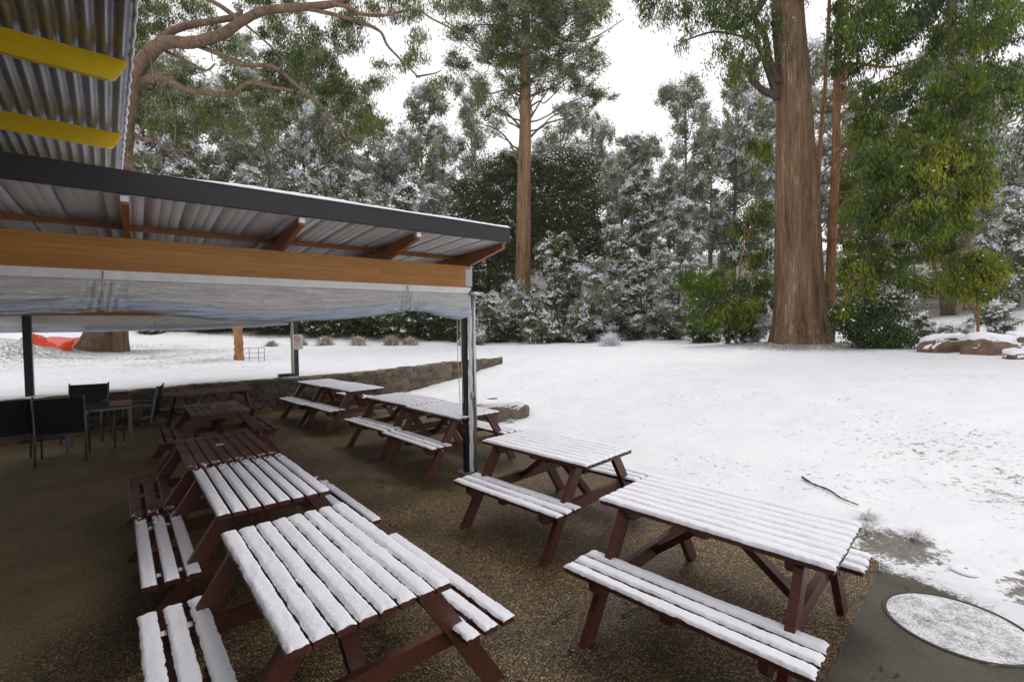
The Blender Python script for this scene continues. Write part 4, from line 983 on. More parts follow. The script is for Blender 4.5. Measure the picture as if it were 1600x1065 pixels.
# --- 5. dark myrtles with layered domes
def dome(px, Y, blobs, label, seed, n=42000):
    root = empty('myrtle_tree'); tag(root, label, 'tree'); g = at(px, 530, Y); z = gz(g.x, g.y)
    pts = [Vector((g.x, Y, z-.1)), Vector((g.x+.2, Y, z+3)), Vector((g.x, Y, z+7))]
    mb = MB(); limb(mb, pts, .28, .12, 10); mb.build('trunk', 'bark_dark', root, True)
    mb = MB(); branches(mb, smooth_path(pts, 6), blobs, .09, seed, 5, 2); mb.build('branches', 'bark_dark', root, True)
    link('crown', crown_mesh('crown', blobs, int(n*2.1), .20, .11, seed, 'spray', .38, (('leaf_m', 1),), .9, 330, .40, .62, 1.1), (), root)
dome(762, 41, [blb(765, 280, 41, 40, 28), blb(735, 315, 41, 35, 30), blb(785, 320, 41, 40, 35), blb(750, 350, 41, 45, 30), blb(780, 370, 41, 40, 35), blb(790, 265, 41, 25, 20), blb(725, 355, 41, 25, 25), blb(760, 420, 41, 40, 40)], 'dark domed myrtle left of the tall centre trunk', 71)
dome(885, 40.5, [blb(870, 275, 40.5, 40, 25), blb(900, 265, 40.5, 28, 25), blb(850, 310, 40.5, 35, 30), blb(905, 310, 40.5, 35, 32), blb(870, 340, 40.5, 50, 30), blb(915, 360, 40.5, 28, 35), blb(860, 380, 40.5, 45, 30), blb(900, 400, 40.5, 35, 30), blb(835, 345, 40.5, 25, 35), blb(838, 270, 40.5, 20, 18)], 'dark domed myrtle right of the tall centre trunk', 72, 52000)

# --- 6. shrubs and trees powdered with snow: a few kinds, copied
def proto(name, cat, kind, seed):
    """unit things: about 1 m radius footprint, height about 1; placed by scale"""
    rs = random.Random(seed); root = empty(name); root['category'] = cat
    def bb(n, rx, rz, z0, z1, r):
        out = []
        for i in range(n):
            a = rs.uniform(0, 2*PI); h = rs.uniform(z0, z1); w = rx*math.sqrt(max(.05, 1-((h-z0)/(z1-z0))**1.6))*rs.uniform(.3, 1)
            out.append((w*math.cos(a), w*math.sin(a), h, r*rs.uniform(.7, 1.2), r*rs.uniform(.7, 1.2), r*rz*rs.uniform(.7, 1.2)))
        return out
    if kind == 'bush':
        bl = bb(16, 1.25, .55, .35, 2.9, .55); pts = [Vector((0, 0, -.1)), Vector((.1, .05, 1.2)), Vector((0, 0, 2.4))]
        args = dict(n=30000, ln=.13, wd=.06, seed=seed, mode='spray', snow=1.25, mix=(('leaf_o', 4), ('leaf_d', 3), ('leaf_s', 2)), sub=.27, per=190, flat=.42, shell=.25, snowsz=1.5); r = .06; bk = 'bark_dark'
    elif kind == 'bush2':
        bl = bb(14, 1.35, .5, .3, 2.6, .6); pts = [Vector((0, 0, -.1)), Vector((-.1, .05, 1.0)), Vector((.1, 0, 2.2))]
        args = dict(n=30000, ln=.13, wd=.055, seed=seed, mode='spray', snow=1.9, mix=(('leaf_s', 4), ('leaf_o', 4), ('leaf_d', 1)), sub=.28, per=200, flat=.4, shell=.25, snowsz=1.6); r = .05; bk = 'bark_grey'
    elif kind == 'dark':
        bl = bb(14, 1.3, .6, .2, 2.4, .6); pts = [Vector((0, 0, -.1)), Vector((0, .05, 1.0)), Vector((.1, 0, 2.0))]
        args = dict(n=22000, ln=.15, wd=.065, seed=seed, mode='spray', snow=.30, mix=(('leaf_d', 6), ('leaf_m', 2), ('leaf_o', 2)), sub=.3, per=80, flat=.5, shell=.25); r = .05; bk = 'bark_dark'
    elif kind == 'tall':     # slim forest tree 16 m, crown in the upper half
        bl = [(rs.uniform(-2.3, 2.3)*(.35+math.sin(min(1, (h-4)/11.8)*PI)**.6), rs.uniform(-2.3, 2.3)*(.35+math.sin(min(1, (h-4)/11.8)*PI)**.6), h, rs.uniform(.7, 1.3), rs.uniform(.7, 1.3), rs.uniform(.45, .8)) for h in np.linspace(5.5, 15.7, 24)]
        pts = [Vector((0, 0, -.3)), Vector((.15, 0, 5)), Vector((-.1, .1, 10)), Vector((.1, 0, 15.5))]
        args = dict(n=30000, ln=.30, wd=.11, seed=seed, mode='spray', snow=1.5, mix=(('leaf_s', 5), ('leaf_o', 3), ('leaf_grey', 3)), sub=.5, per=130, flat=.7, shell=.3); r = .12; bk = 'bark_grey'
    elif kind == 'tall2':
        bl = [(rs.uniform(-2.9, 2.9)*(.4+math.sin(min(1, h/13.6)*PI)**.5), rs.uniform(-2.9, 2.9)*(.4+math.sin(min(1, h/13.6)*PI)**.5), h, rs.uniform(.9, 1.6), rs.uniform(.9, 1.6), rs.uniform(.6, 1.0)) for h in np.linspace(2.2, 13.3, 30)]
        pts = [Vector((0, 0, -.3)), Vector((-.2, 0, 4)), Vector((.1, .1, 9)), Vector((0, 0, 13))]
        args = dict(n=34000, ln=.28, wd=.12, seed=seed, mode='spray', snow=2.2, mix=(('leaf_o', 4), ('leaf_s', 4), ('leaf_grey', 3)), sub=.55, per=130, flat=.7, shell=.3); r = .11; bk = 'bark_dark'
    elif kind == 'thin':     # bare-stemmed gum, tuft crown
        bl = [(rs.uniform(-1.9, 1.9), rs.uniform(-1.9, 1.9), h, rs.uniform(.6, 1.1), rs.uniform(.6, 1.1), rs.uniform(.4, .7)) for h in np.linspace(8.5, 16.5, 15)]
        pts = [Vector((0, 0, -.3)), Vector((.1, 0, 6)), Vector((-.15, .1, 11)), Vector((.1, 0, 16))]
        args = dict(n=17000, ln=.30, wd=.10, seed=seed, mode='spray', snow=.9, mix=(('leaf_s', 5), ('leaf_o', 3), ('leaf_grey', 2)), sub=.6, per=120, flat=.6, shell=.3); r = .11; bk = 'bark_limb'
    mb = MB(); limb(mb, pts, .13 if kind in ('bush', 'bush2', 'dark') else .26, .04, 8, 6, .06, seed); mb.build('trunk', bk, root, True)
    mb = MB(); branches(mb, smooth_path(pts, 5), bl, r*.6, seed, 5, 2); mb.build('branches', bk, root, True)
    link('crown', crown_mesh('crown', bl, **args), (), root)
    return root
PROTO = {}
NATIVE_H = dict(bush=2.95, bush2=2.7, dark=2.5, tall=16.2, tall2=14, thin=17)
NATIVE_W = dict(bush=1.7, bush2=1.8, dark=1.8, tall=2.8, tall2=3.6, thin=2.7)
used = {}
def plant(kind, var, px, ptop, Y, wpx, label, group, rz, cat=None):
    """px column, ptop row of its top, depth Y, half width in photo pixels -> placed by scale of a copy"""
    key = (kind, var)
    nm = {'bush': 'snowy_shrub', 'bush2': 'snowy_shrub', 'dark': 'green_shrub', 'tall': 'forest_tree', 'tall2': 'forest_tree', 'thin': 'gum_tree'}[kind]
    if key not in PROTO: PROTO[key] = proto(nm, 'shrub' if 'shrub' in nm else 'tree', kind, 100+len(PROTO)*7+var); o = PROTO[key]
    else: o = copy_tree(PROTO[key])
    c = at(px, ptop, Y); z = gz(c.x, Y)
    h = max(.4, c.z - z); s = h/NATIVE_H[kind]; sw = wpx*Y/CF/NATIVE_W[kind]
    o.location = (c.x, Y, z-.03); o.scale = (sw, sw, s); o.rotation_euler = (0, 0, rz)
    o['label'] = label; o['group'] = group
    return o
SG = 'snow-laden shrubs along the edge of the lawn'
DG = 'green shrubs in the shade under the trees'
FG = 'forest trees behind the lawn'
SH = [ # kind, variant, px, top row, Y, half width px, label
 ('bush', 0, 760, 455, 30, 38, 'snowy shrub just right of the shelter roof corner, low and wide'),
 ('bush2', 0, 800, 440, 33, 34, 'snow-powdered shrub directly under the tall centre trunk'),
 ('bush', 1, 868, 362, 31, 48, 'tall snow-tipped shrub in front of the right-hand dark myrtle'),
 ('bush2', 1, 925, 400, 30, 40, 'grey snow-covered shrub in the middle of the shrub belt'),
 ('bush', 0, 962, 348, 33, 36, 'pointed snowy shrub right of the dark myrtles'),
 ('bush', 1, 1000, 400, 30, 36, 'snowy shrub with dark gaps left of the yellow-green sapling'),
 ('bush', 0, 1003, 268, 37, 38, 'tall dark green shrub tree with white snow caps in the centre right'),
 ('bush2', 0, 1062, 305, 34, 42, 'bright white snow-laden shrub tree below the bare forest gum'),
 ('bush2', 1, 1062, 390, 28, 42, 'sage green shrub with heavy snow left of the yellow-green sapling'),
 ('bush', 1, 1105, 420, 27, 30, 'snow-dusted shrub behind the yellow-green sapling'),
 ('bush2', 0, 1185, 488, 22.5, 24, 'low snow-covered shrub at the left foot of the huge trunk'),
 ('bush2', 1, 1197, 300, 30, 26, 'white snow-laden shrub tree close to the left of the huge trunk'),
 ('bush', 0, 1440, 495, 24, 34, 'low snowy shrub behind the brown rocks'),
 ('bush2', 0, 1500, 506, 22, 38, 'spreading low shrub buried in snow behind the brown rocks'),
 ('bush', 1, 1572, 470, 23, 34, 'snowy shrub at the right edge above the rocks'),
 ('bush', 0, 1570, 330, 30, 50, 'large grey-white shrub tree at the right edge'),
 ('bush2', 1, 1420, 380, 30, 34, 'snowy shrub seen through the green boughs on the right'),
 ('bush', 1, 845, 490, 28.5, 26, 'small low snowy shrub at the lawn edge below the centre trunk'),
 ('bush', 0, 905, 475, 29, 28, 'small shrub at the lawn edge with patches of snow'),
 ('bush2', 0, 735, 500, 28, 16, 'small pale shrub beside the top of the front shelter post'),
 ('bush2', 0, 385, 255, 42, 34, 'round white snow-loaded shrub tree above the shelter roof at left'),
 ('bush', 1, 470, 262, 44, 40, 'snowy shrub tree above the middle of the shelter roof'),
 ('bush2', 1, 560, 262, 42, 44, 'snow-dusted shrub tree above the shelter roof, left of the roof corner'),
 ('bush', 0, 630, 285, 40, 36, 'snowy shrub tree above the roof between the middle and its corner'),
 ('bush2', 0, 680, 285, 41, 34, 'pale snowy shrub tree left of the left dark myrtle'),
 ('bush', 0, 290, 250, 40, 40, 'snow-dusted shrub tree just above the left end of the snowy roof edge'),
]
def shrub(px, ptop, Y, wpx, label, group, seed, snow, mixx, dens=1.0, name='snowy_shrub'):
    rn = random.Random(seed); c = at(px, ptop, Y); z0 = gz(c.x, Y); h = max(.5, c.z-z0); w = wpx*Y/CF
    root = empty(name, (c.x, Y, z0-.03)); tag(root, label, 'shrub' if h < 6 else 'tree', group)
    nb = int(10+h*w*1.1); bl = []
    for i in range(min(nb, 46)):
        f = (i+.5)/min(nb, 46); hh = h*(.10+.86*f); prof = math.sqrt(max(.04, 1-max(0, (f-.35)/.72)**2.2))*(.75+.25*min(1, f/.2))
        a = rn.uniform(0, 2*PI); r = w*prof*rn.uniform(.25, .88); br = rn.uniform(.30, .55)*(.55+.16*h**.5*w**.3)
        bl.append((r*math.cos(a), r*math.sin(a)*.8, hh-br*.3, br*1.25, br*1.1, br*.75))
    pts = [Vector((0, 0, -.1)), Vector((rn.uniform(-.1, .1)*w, 0, h*.35)), Vector((rn.uniform(-.2, .2)*w, 0, h*.8))]
    mb = MB(); limb(mb, pts, .03+.012*h, .02, 8, 6, .06, seed); mb.build('trunk', 'bark_dark', root, True)
    mb = MB(); branches(mb, smooth_path(pts, 5), bl, .02+.004*h, seed, 5, 1); mb.build('branches', 'bark_dark', root, True)
    n = int(min(42000, (5000+h*w*1500)*dens)); sz = Y/33
    link('crown', crown_mesh('crown', bl, n, .15*sz, .07*sz, seed, 'spray', snow, mixx, .30*sz, 120, .72, .3, 1.5), (), root)
    return root
for i, (k, v, px, tp_, Y, w, lab) in enumerate(SH):
    shrub(px, tp_, Y, w, lab, SG, 300+i, 1.9 if k == 'bush' else 3.0, (('leaf_o', 4), ('leaf_d', 3), ('leaf_s', 2)) if k == 'bush' else (('leaf_s', 4), ('leaf_o', 3), ('leaf_grey', 3)))
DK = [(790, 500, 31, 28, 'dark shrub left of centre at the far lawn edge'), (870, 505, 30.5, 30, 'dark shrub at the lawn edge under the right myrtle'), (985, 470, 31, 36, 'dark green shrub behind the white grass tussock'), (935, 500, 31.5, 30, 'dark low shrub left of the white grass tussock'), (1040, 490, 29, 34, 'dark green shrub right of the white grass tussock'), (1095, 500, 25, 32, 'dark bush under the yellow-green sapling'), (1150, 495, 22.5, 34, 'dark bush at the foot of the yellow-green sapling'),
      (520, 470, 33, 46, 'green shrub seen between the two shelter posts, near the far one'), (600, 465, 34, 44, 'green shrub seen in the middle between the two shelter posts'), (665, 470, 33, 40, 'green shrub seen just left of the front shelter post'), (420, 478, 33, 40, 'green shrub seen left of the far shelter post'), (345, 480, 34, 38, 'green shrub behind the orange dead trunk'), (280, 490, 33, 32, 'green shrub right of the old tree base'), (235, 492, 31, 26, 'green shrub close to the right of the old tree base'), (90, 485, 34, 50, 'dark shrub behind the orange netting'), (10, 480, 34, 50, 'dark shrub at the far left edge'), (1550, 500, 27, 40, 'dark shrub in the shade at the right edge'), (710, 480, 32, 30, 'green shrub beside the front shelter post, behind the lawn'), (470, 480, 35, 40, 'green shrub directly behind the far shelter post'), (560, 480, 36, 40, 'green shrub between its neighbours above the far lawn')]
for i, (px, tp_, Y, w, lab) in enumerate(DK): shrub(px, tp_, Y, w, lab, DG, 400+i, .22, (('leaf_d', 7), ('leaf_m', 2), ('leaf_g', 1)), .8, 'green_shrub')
FT = [ # forest
 ('tall2', 0, 215, 80, 50, 55, 'leafy forest tree at the far left above the roof'), ('tall', 0, 290, 110, 56, 48, 'forest tree behind the lowest limb of the old tree'),
 ('tall2', 1, 350, 150, 48, 52, 'forest tree left of the white forked stem'), ('thin', 0, 418, 160, 46, 30, 'pale forked gum rising behind the roof edge'),
 ('tall', 1, 400, 95, 62, 50, 'frosted forest tree behind the pale forked gum'), ('tall2', 0, 470, 130, 52, 50, 'snow-flecked forest tree above the middle of the roof'),
 ('tall', 0, 540, 165, 50, 46, 'forest tree below the drooping green bough'), ('tall2', 1, 600, 205, 54, 42, 'low-crowned forest tree at the left of the sky gap'),
 ('tall', 1, 655, 140, 60, 40, 'pale green gum standing against the sky gap at left'), ('tall2', 0, 690, 215, 52, 34, 'forest tree just left of the left dark myrtle'),
 ('thin', 1, 735, 120, 60, 30, 'slender gum seen left of the tall centre tree'), ('tall', 0, 875, 175, 60, 40, 'forest tree behind the right dark myrtle, with grey crown'),
 ('tall2', 1, 925, 180, 66, 34, 'frosted forest tree at the left foot of the sky gap'), ('tall', 1, 905, 240, 52, 30, 'dull green forest tree right of the right myrtle'),
 ('tall', 0, 970, 225, 72, 40, 'small far forest tree at the bottom of the sky gap'), ('tall2', 0, 1010, 220, 70, 40, 'grey frosted forest tree right of the bottom of the sky gap'),
 ('thin', 0, 1070, 115, 52, 36, 'tall bare-stemmed gum in the centre right against the sky'), ('tall', 1, 1110, 210, 64, 40, 'misty forest tree just right of the bare-stemmed gum'),
 ('tall2', 1, 1150, 150, 54, 42, 'frosted leafy forest tree left of the huge trunk'), ('tall', 0, 1195, 120, 60, 36, 'frosted forest tree touching the huge trunk'),
 ('tall2', 0, 1045, 265, 56, 36, 'snowy mid-height forest tree below the bare-stemmed gum'), ('tall', 1, 1330, 150, 44, 46, 'forest tree behind the slender stems'),
 ('tall2', 1, 1400, 170, 46, 50, 'snowy forest tree behind the green boughs'), ('tall', 0, 1560, 150, 40, 46, 'frosted forest tree at the right edge of the picture'),
 ('tall2', 0, 1595, 230, 34, 50, 'snowy forest tree cut by the right edge'), ('tall', 1, 1470, 90, 50, 46, 'forest tree behind the brown trunk on the right'),
 ('tall2', 1, 800, 235, 66, 40, 'far forest tree in the gap beside the centre trunk'), ('thin', 1, 965, 250, 58, 20, 'thin dark-stemmed gum right of the right myrtle'),
 ('thin', 1, 500, 150, 50, 24, 'thin gum with branching grey stems above the roof'), ('tall2', 0, 250, 130, 44, 44, 'snow-flecked forest tree beside the eave at upper left'),
 ('tall2', 1, 130, 200, 46, 60, 'forest tree mostly hidden behind the corrugated eave'), ('tall', 0, 30, 150, 50, 70, 'forest tree hidden behind the building at far left'),
 ('tall', 1, 1260, 90, 62, 44, 'far forest tree directly behind the huge trunk'), ('tall2', 0, 1520, 230, 56, 44, 'misty forest tree between the pale trunk and the right edge'),
]
for i, (k, v, px, tp_, Y, w, lab) in enumerate(FT): plant(k, v, px, tp_-(20 if px < 560 or px > 1120 else 2), Y, w*1.1, lab, FG, i*2.1+.2)

rs = np.random.RandomState(77); bl = []
for i in range(330):
    y_ = rs.uniform(37, 56) if i < 230 else rs.uniform(33.5, 37); x_ = (rs.uniform(-120, 1720 if i < 230 else 760)-800)/CF*y_; z_ = gz(x_, y_); h_ = rs.uniform(.8, 3.4) if i < 230 else rs.uniform(1, 2.4)
    bl.append((x_, y_, z_+h_*.55, rs.uniform(1.2, 2.6), rs.uniform(1, 2), h_*.6))
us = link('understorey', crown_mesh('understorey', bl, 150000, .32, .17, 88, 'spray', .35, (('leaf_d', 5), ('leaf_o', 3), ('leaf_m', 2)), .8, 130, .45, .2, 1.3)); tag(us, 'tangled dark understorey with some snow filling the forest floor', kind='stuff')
bl = []
for i in range(420):
    y_ = rs.uniform(78, 112); px_i = rs.uniform(-150, 1750); x_ = (px_i-800)/CF*y_; z_ = gz(x_, y_)
    top = np.interp(px_i, [0, 200, 560, 640, 720, 900, 1000, 1100, 1200, 1600], [90, 95, 165, 225, 255, 215, 225, 200, 140, 110]); zt = CH+(508-top)/CF*y_
    h_ = rs.uniform(z_, zt*.97); bl.append((x_, y_, max(h_, z_+1), rs.uniform(2.2, 4.5), 2.5, rs.uniform(1.5, 3)))
fw_ = link('distant_forest', crown_mesh('distant_forest', bl, 120000, .6, .32, 89, 'spray', 1.8, (('leaf_s', 4), ('leaf_o', 3), ('leaf_grey', 3)), 1.5, 110, .45, .2, 1.3)); tag(fw_, 'far snow-dusted forest on the rising slope', kind='stuff')

# --- 7. orange dead trunk, cage, netting, rocks, boulder, branch, tussocks
g = at(373, 562, 17.8); zz = gz(g.x, g.y)
dtk = empty('dead_trunk', (g.x, g.y, zz)); tag(dtk, 'short orange-brown dead tree trunk with a forked top on the lawn', 'tree stump')
mb = MB(); limb(mb, [(0, 0, -.05), (.02, 0, .5), (0, 0, 1.1)], .19, .13, 14, 8, .12, 3); limb(mb, [(0, 0, .9), (-.15, 0, 1.3), (-.32, 0, 1.65)], .1, .06, 8); limb(mb, [(.02, 0, .95), (.12, 0, 1.4), (.14, .05, 2.3)], .11, .07, 8, 6, .1, 4); limb(mb, [(0, 0, 1.0), (-.02, 0, 1.5), (-.08, 0, 2.2)], .09, .04, 8)
mb.build('trunk', 'bark_orange', dtk, True)
g = at(397, 565, 17.2); zz = gz(g.x, g.y); cg = empty('wire_cage', (g.x, g.y, zz)); tag(cg, 'small square wire guard standing beside the orange dead trunk', 'plant guard')
for a, b in ((-.28, -.2), (.28, -.2), (.28, .2), (-.28, .2)): MB().tube([(a, b, -.05), (a, b, .5)], .012, 6).build('stake', 'alu', cg)
mb = MB()
for z in (.12, .3, .48):
    for a, b in (((-.28, -.2), (.28, -.2)), ((.28, -.2), (.28, .2)), ((.28, .2), (-.28, .2)), ((-.28, .2), (-.28, -.2))): mb.tube([(*a, z), (*b, z)], .005, 5)
mb.build('wire', 'alu', cg)
# netting
def net(px0, px1, Y, rows, label, seed):
    a = at(px0, 540, Y); b = at(px1, 540, Y); n = 60; m = 12
    U, V = np.meshgrid(np.linspace(0, 1, n), np.linspace(0, 1, m), indexing='ij')
    Xn = a.x+(b.x-a.x)*U; Yn = Y + .5*np.sin(U*9+seed) + .25*V*np.sin(U*17) ; gzv = terrain(Xn, Yn)
    top = np.interp(U, np.linspace(0, 1, len(rows)), rows)
    Zn = gzv-.05 + V*(top) + .05*np.sin(U*23)*V
    o = link('orange_netting', npmesh('orange_netting', np.stack([Xn-a.x, Yn-Y, Zn], -1).reshape(-1, 3), gridfaces(n, m)), ('net',), None, True)
    o.location = (a.x, Y, 0); tag(o, label, 'safety netting', 'orange plastic safety netting by the old tree'); return o
net(18, 125, 24, [.35, .5, .5, .6, .62, .62, .55], 'band of orange safety netting strung behind the snow mounds at left', 1)
net(52, 118, 20.2, [.1, .45, .62, .38, .15, .2, .45, .46, .2], 'crumpled orange netting draped over the snowy mounds left of the old tree', 2)

def rock(x, y, rx, ry, rz, seed, mat, label, cat='rock', snow=True, rot=0, group=None, zoff=0):
    root = empty('rock', (x, y, gz(x, y)+zoff), rot); tag(root, label, cat, group)
    n, m = 40, 24; th = np.linspace(0, 2*PI, n, endpoint=False); ph = np.linspace(-.3*PI, .5*PI, m)
    P_, T_ = np.meshgrid(ph, th, indexing='ij'); c = np.cos(P_); 
    ex = lambda v, p: np.sign(v)*np.abs(v)**p
    k = 1 + .35*(fbm(T_/PI*3+seed, P_*1.5, seed, 3)-.5) + .12*(vn(T_*3+seed, P_*5, 3)-.5)
    k[:, -1] = k[:, -1] ; w = np.minimum(T_, 2*PI-T_)
    k = 1 + .7*(fbm(np.cos(T_)*1.3*c+seed*3, np.sin(T_)*1.3*c+P_, int(seed), 3)-.5) + .12*(vn(np.cos(T_)*5*c+seed, np.sin(T_)*5*c+P_*4, 4)-.5)
    Xr = rx*ex(c*np.cos(T_), .6)*k; Yr = ry*ex(c*np.sin(T_), .6)*k; Zr = rz*ex(np.sin(P_), .5)*(.85+.3*(k-1)*2+.22*np.cos(T_+seed)*c)
    link('rock_body', npmesh('rock_body', np.stack([Xr, Yr, Zr], -1).reshape(-1, 3), gridfaces(m, n, True)), (mat,), root, True)
    if snow:
        u = np.linspace(0.0, 1, 22)[1:]; Uu, Tt = np.meshgrid(u, th, indexing='ij'); i0 = np.interp(PI*.5-Uu*PI*.44, ph, np.arange(m))
        ii = np.clip(i0.astype(int), 0, m-2); f = i0-ii; jj = np.tile(np.arange(n), (len(u), 1))
        S = lambda A: A[ii, jj]*(1-f)+A[ii+1, jj]*f
        Xs_, Ys_, Zs_ = S(Xr), S(Yr), S(Zr)
        lim = .80 + .3*(vn(np.cos(Tt)*2+seed, np.sin(Tt)*2, 6)-.5)
        hh = np.clip((lim-Uu)*5, -1, 1)
        link('snow_cover', npmesh('snow_cover', np.stack([Xs_*(1+.03*hh), Ys_*(1+.03*hh), Zs_+(.02+.05*rz/.4)*np.sign(hh)*np.abs(hh)**.6], -1).reshape(-1, 3), gridfaces(len(u), n, True)[:, ::-1]), ('snow',), root, True)
    return root
RG = 'brown rocks along the right edge of the lawn'
for (px, py, Y, rx_, rz_, sd, lab) in ((1474, 553, 15.6, .82, .36, 1.2, 'flat-topped brown rock, leftmost of the rocks by the right edge'), (1550, 560, 14.6, .78, .34, 2.6, 'long brown rock in the middle of the rocks by the right edge'), (1605, 558, 14.6, .55, .36, 4.1, 'brown rock cut by the right edge of the picture'), (1592, 574, 13.2, .34, .16, 5.5, 'small low snow-topped rock in front of the others at the right edge')):
    c = at(px, py, Y); rock(c.x, Y, rx_, rx_*.55, rz_*1.7, sd, 'rock', lab, 'rock', True, (sd*.37) % .5-.2, RG)
rock(-.42, 9.6, .62, .42, .36, 7.3, 'rock2', 'dark boulder flecked with snow beside the picnic table behind the front post', 'boulder', True, .3)
rock(-1.45, 10.9, .30, .20, .07, 3.3, 'rock2', 'small flat stone breaking through the snow behind the tables', 'stone', False, .3)
# fallen branch in the snow
mb = MB(); a = at(1248, 750, 5.9); zb = gz(a.x, a.y)
pa = [Vector((3.36, 5.42, 0)), Vector((3.36, 5.22, 0)), Vector((3.42, 5.04, 0)), Vector((3.41, 4.84, 0)), Vector((3.46, 4.66, 0))]
for p in pa: p.z = gz(p.x, p.y)+.025
limb(mb, pa, .013, .006, 8, 6, .25, 3); fb_ = mb.build('fallen_branch', 'twig', None, True); tag(fb_, 'thin dark branch lying in the snow beyond the right picnic table', 'branch')
# tussock and straw
def tuft(x, y, n, h, spread, mats, label, cat, group, seed, name='grass_tussock', z=None):
    rs = np.random.RandomState(seed); n = n*3; az = rs.rand(n)*2*PI; lean = rs.rand(n)*spread; V = []; mi = []
    hh = h*(.6+.6*rs.rand(n)); w = (.003+.004*rs.rand(n))*(h/.2)**.7
    bx_ = rs.randn(n)*h*.35; by_ = rs.randn(n)*h*.3; hh = hh*np.clip(1.1-.8*np.hypot(bx_, by_)/h, .25, 1)
    dx, dy = np.cos(az), np.sin(az)
    pts = []
    for t, k in ((0, 1), (.5, .8), (1, .15)):
        r = lean*t**1.6*h*1.3; zz_ = hh*np.sin(t*PI/2*(1.0+.25*lean))
        cx_, cy_ = bx_+dx*r, by_+dy*r
        pts.append((np.stack([cx_-dy*w*k, cy_+dx*w*k, zz_], -1), np.stack([cx_+dy*w*k, cy_-dx*w*k, zz_], -1)))
    V = np.stack([pts[0][0], pts[0][1], pts[1][0], pts[1][1], pts[2][0], pts[2][1]], 1).reshape(-1, 3)
    b = np.arange(n)[:, None]*6; F = np.concatenate([b+np.array([[0, 1, 3, 2]]), b+np.array([[2, 3, 5, 4]])]); mm = rs.randint(0, len(mats), n); mm = np.concatenate([mm, mm])
    me = npmesh(name, V, F, mm); o = link(name, me, mats); o.location = (x, y, (gz(x, y) if z is None else z)-.01); tag(o, label, cat, group); return o
c = at(953, 540, 24.5); tuft(c.x, 24.5, 170, .7, 1.3, ('leaf_snow', 'leaf_snow'), 'round white frosted grass tussock at the middle of the far lawn edge', 'grass tussock', None, 5)
for i, (px, w, lab) in enumerate(((508, 1.0, 'straw grass clump right of the far shelter post'), (560, 1.0, 'straw grass clump in the middle between the shelter posts'), (612, 1.1, 'tall straw grass clump left of the front post'), (640, .9, 'straw grass clump nearest the front post'), (470, .8, 'straw grass clump just behind the far post'), (425, .7, 'straw grass clump left of the far post'))):
    c = at(px, 540, 28.5); tuft(c.x, 28.5, 170, .6*w, 1.3, ('straw', 'straw', 'leaf_snow'), lab, 'grass clump', 'straw-coloured grass clumps at the far edge of the lawn', 20+i)
for i, (x, y, lab) in enumerate(((3.32, 4.35, 'snow-flattened grass tuft at the right corner of the right picnic table'), (3.42, 3.95, 'matted grass tuft between the right picnic table and the manhole'), (3.15, 4.15, 'small snow-laden grass tuft behind the right picnic table'), (-.05, 9.05, 'grass tuft at the right foot of the boulder'), (-.95, 9.35, 'grass tuft at the left foot of the boulder'))):
    tuft(x, y, 55, .085, 1.7, ('straw', 'leaf_snow', 'leaf_snow', 'leaf_snow'), lab, 'grass tuft', 'grass tufts poking through the snow', 40+i, 'grass_tuft')
# sparse blades over the whole lawn
rs = np.random.RandomState(9); n = 5200
bx_ = rs.uniform(-2, 14, n); by_ = rs.uniform(3.2, 20, n); Dn = edgeD(bx_, by_); kp = (Dn > .1) & (fbm(bx_*.7, by_*.7, 31) > .52); bx_, by_ = bx_[kp], by_[kp]; n = len(bx_)
bz_ = terrain(bx_, by_); az = rs.rand(n)*2*PI; ln_ = .02+.045*rs.rand(n); w = .0015+.0015*rs.rand(n)
tip = np.stack([bx_+np.cos(az)*ln_*.9, by_+np.sin(az)*ln_*.9, bz_+ln_*(.3+.6*rs.rand(n))], -1)
V = np.stack([np.stack([bx_-np.sin(az)*w, by_+np.cos(az)*w, bz_-.005], -1), np.stack([bx_+np.sin(az)*w, by_-np.cos(az)*w, bz_-.005], -1), tip], 1).reshape(-1, 3)
gb = link('grass_blades', npmesh('grass_blades', V, np.arange(n*3).reshape(-1, 3)), ('straw',)); tag(gb, 'sparse grass blades poking through the snow', kind='stuff')
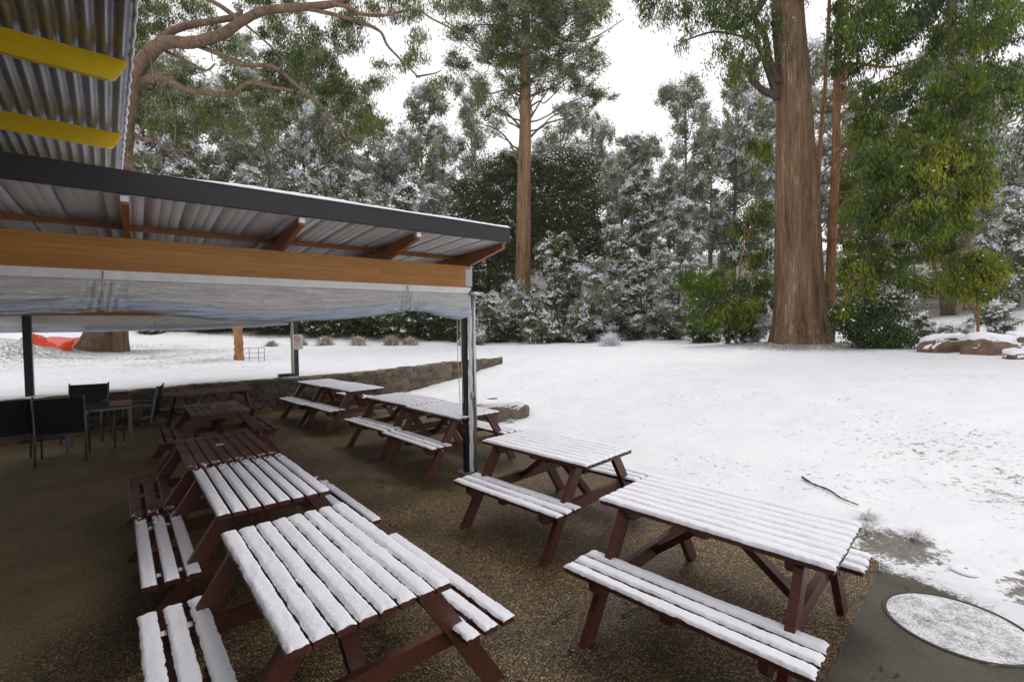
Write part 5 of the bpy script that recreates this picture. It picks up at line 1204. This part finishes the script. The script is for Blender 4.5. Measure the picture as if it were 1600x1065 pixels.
# leaf litter and gumnuts on the patio
rs = np.random.RandomState(19); n = 420
lx = rs.uniform(-2.5, 3, n); ly = rs.uniform(1.9, 9, n); k = (edgeD(lx, ly) < -.1); lx, ly = lx[k], ly[k]; n = len(lx); az = rs.rand(n)*2*PI; L_ = .012+.03*rs.rand(n)
A_ = np.stack([np.cos(az), np.sin(az), .1*rs.randn(n)], -1); B_ = np.stack([-np.sin(az), np.cos(az), .2*rs.randn(n)], -1)
V, F = leaf_arrays(np.stack([lx, ly, .008+.004*rs.rand(n)], -1), A_, B_, L_*.28, L_)
lt = link('leaf_litter', npmesh('leaf_litter', V, F, rs.randint(0, 2, n)), ('brownleaf', 'twig')); tag(lt, 'small fallen leaves scattered on the wet patio', kind='stuff')
for i, (px, py, ln_, a, lab) in enumerate(((595, 755, .16, -.2, 'curved dark twig on the patio between the two table rows'), (880, 965, .22, .7, 'bent twig on the patio between the front and right tables'), (990, 960, .18, .35, 'thin twig on the patio behind the right bench'), (905, 1035, .2, -1.0, 'twig on the patio at the bottom centre'), (1055, 760, .12, 0, 'short reddish twig under the table right of the post'), (1330, 900, .5, .1, 'long thin stick reaching from the right table leg onto the slab'))):
    d = cfw + crt*((px-800)/CF) - cup*((py-532.5)/CF); t = -CH/d.z; q = Vector((0, 0, CH)) + d*t
    mb = MB(); c_, s_ = math.cos(a), math.sin(a)
    limb(mb, [q+Vector((-c_*ln_/2, -s_*ln_/2, .014)), q+Vector((.02, .03, .022)), q+Vector((c_*ln_/2, s_*ln_/2, .014))], .006, .003, 6, 6, .2, i)
    tag(mb.build('twig', 'twig', None, True), lab, 'twig', 'twigs fallen on the patio')

# ------------------------------------------------------------------ cold damp air
hz = MB().box(-150, 150, -12, 130, -2.0, 48).build('haze', 'white'); hz.data.materials.clear()
hm = bpy.data.materials.new('haze'); hm.use_nodes = True; ht = hm.node_tree; ht.nodes.clear()
ho = ht.nodes.new('ShaderNodeOutputMaterial'); hv = ht.nodes.new('ShaderNodeVolumePrincipled'); hv.inputs['Color'].default_value = (.95, .97, 1, 1); hv.inputs['Density'].default_value = .0006; hv.inputs['Anisotropy'].default_value = .2
ht.links.new(hv.outputs[0], ho.inputs['Volume']); hz.data.materials.append(hm); tag(hz, 'thin cold mist hanging through the forest', kind='stuff')
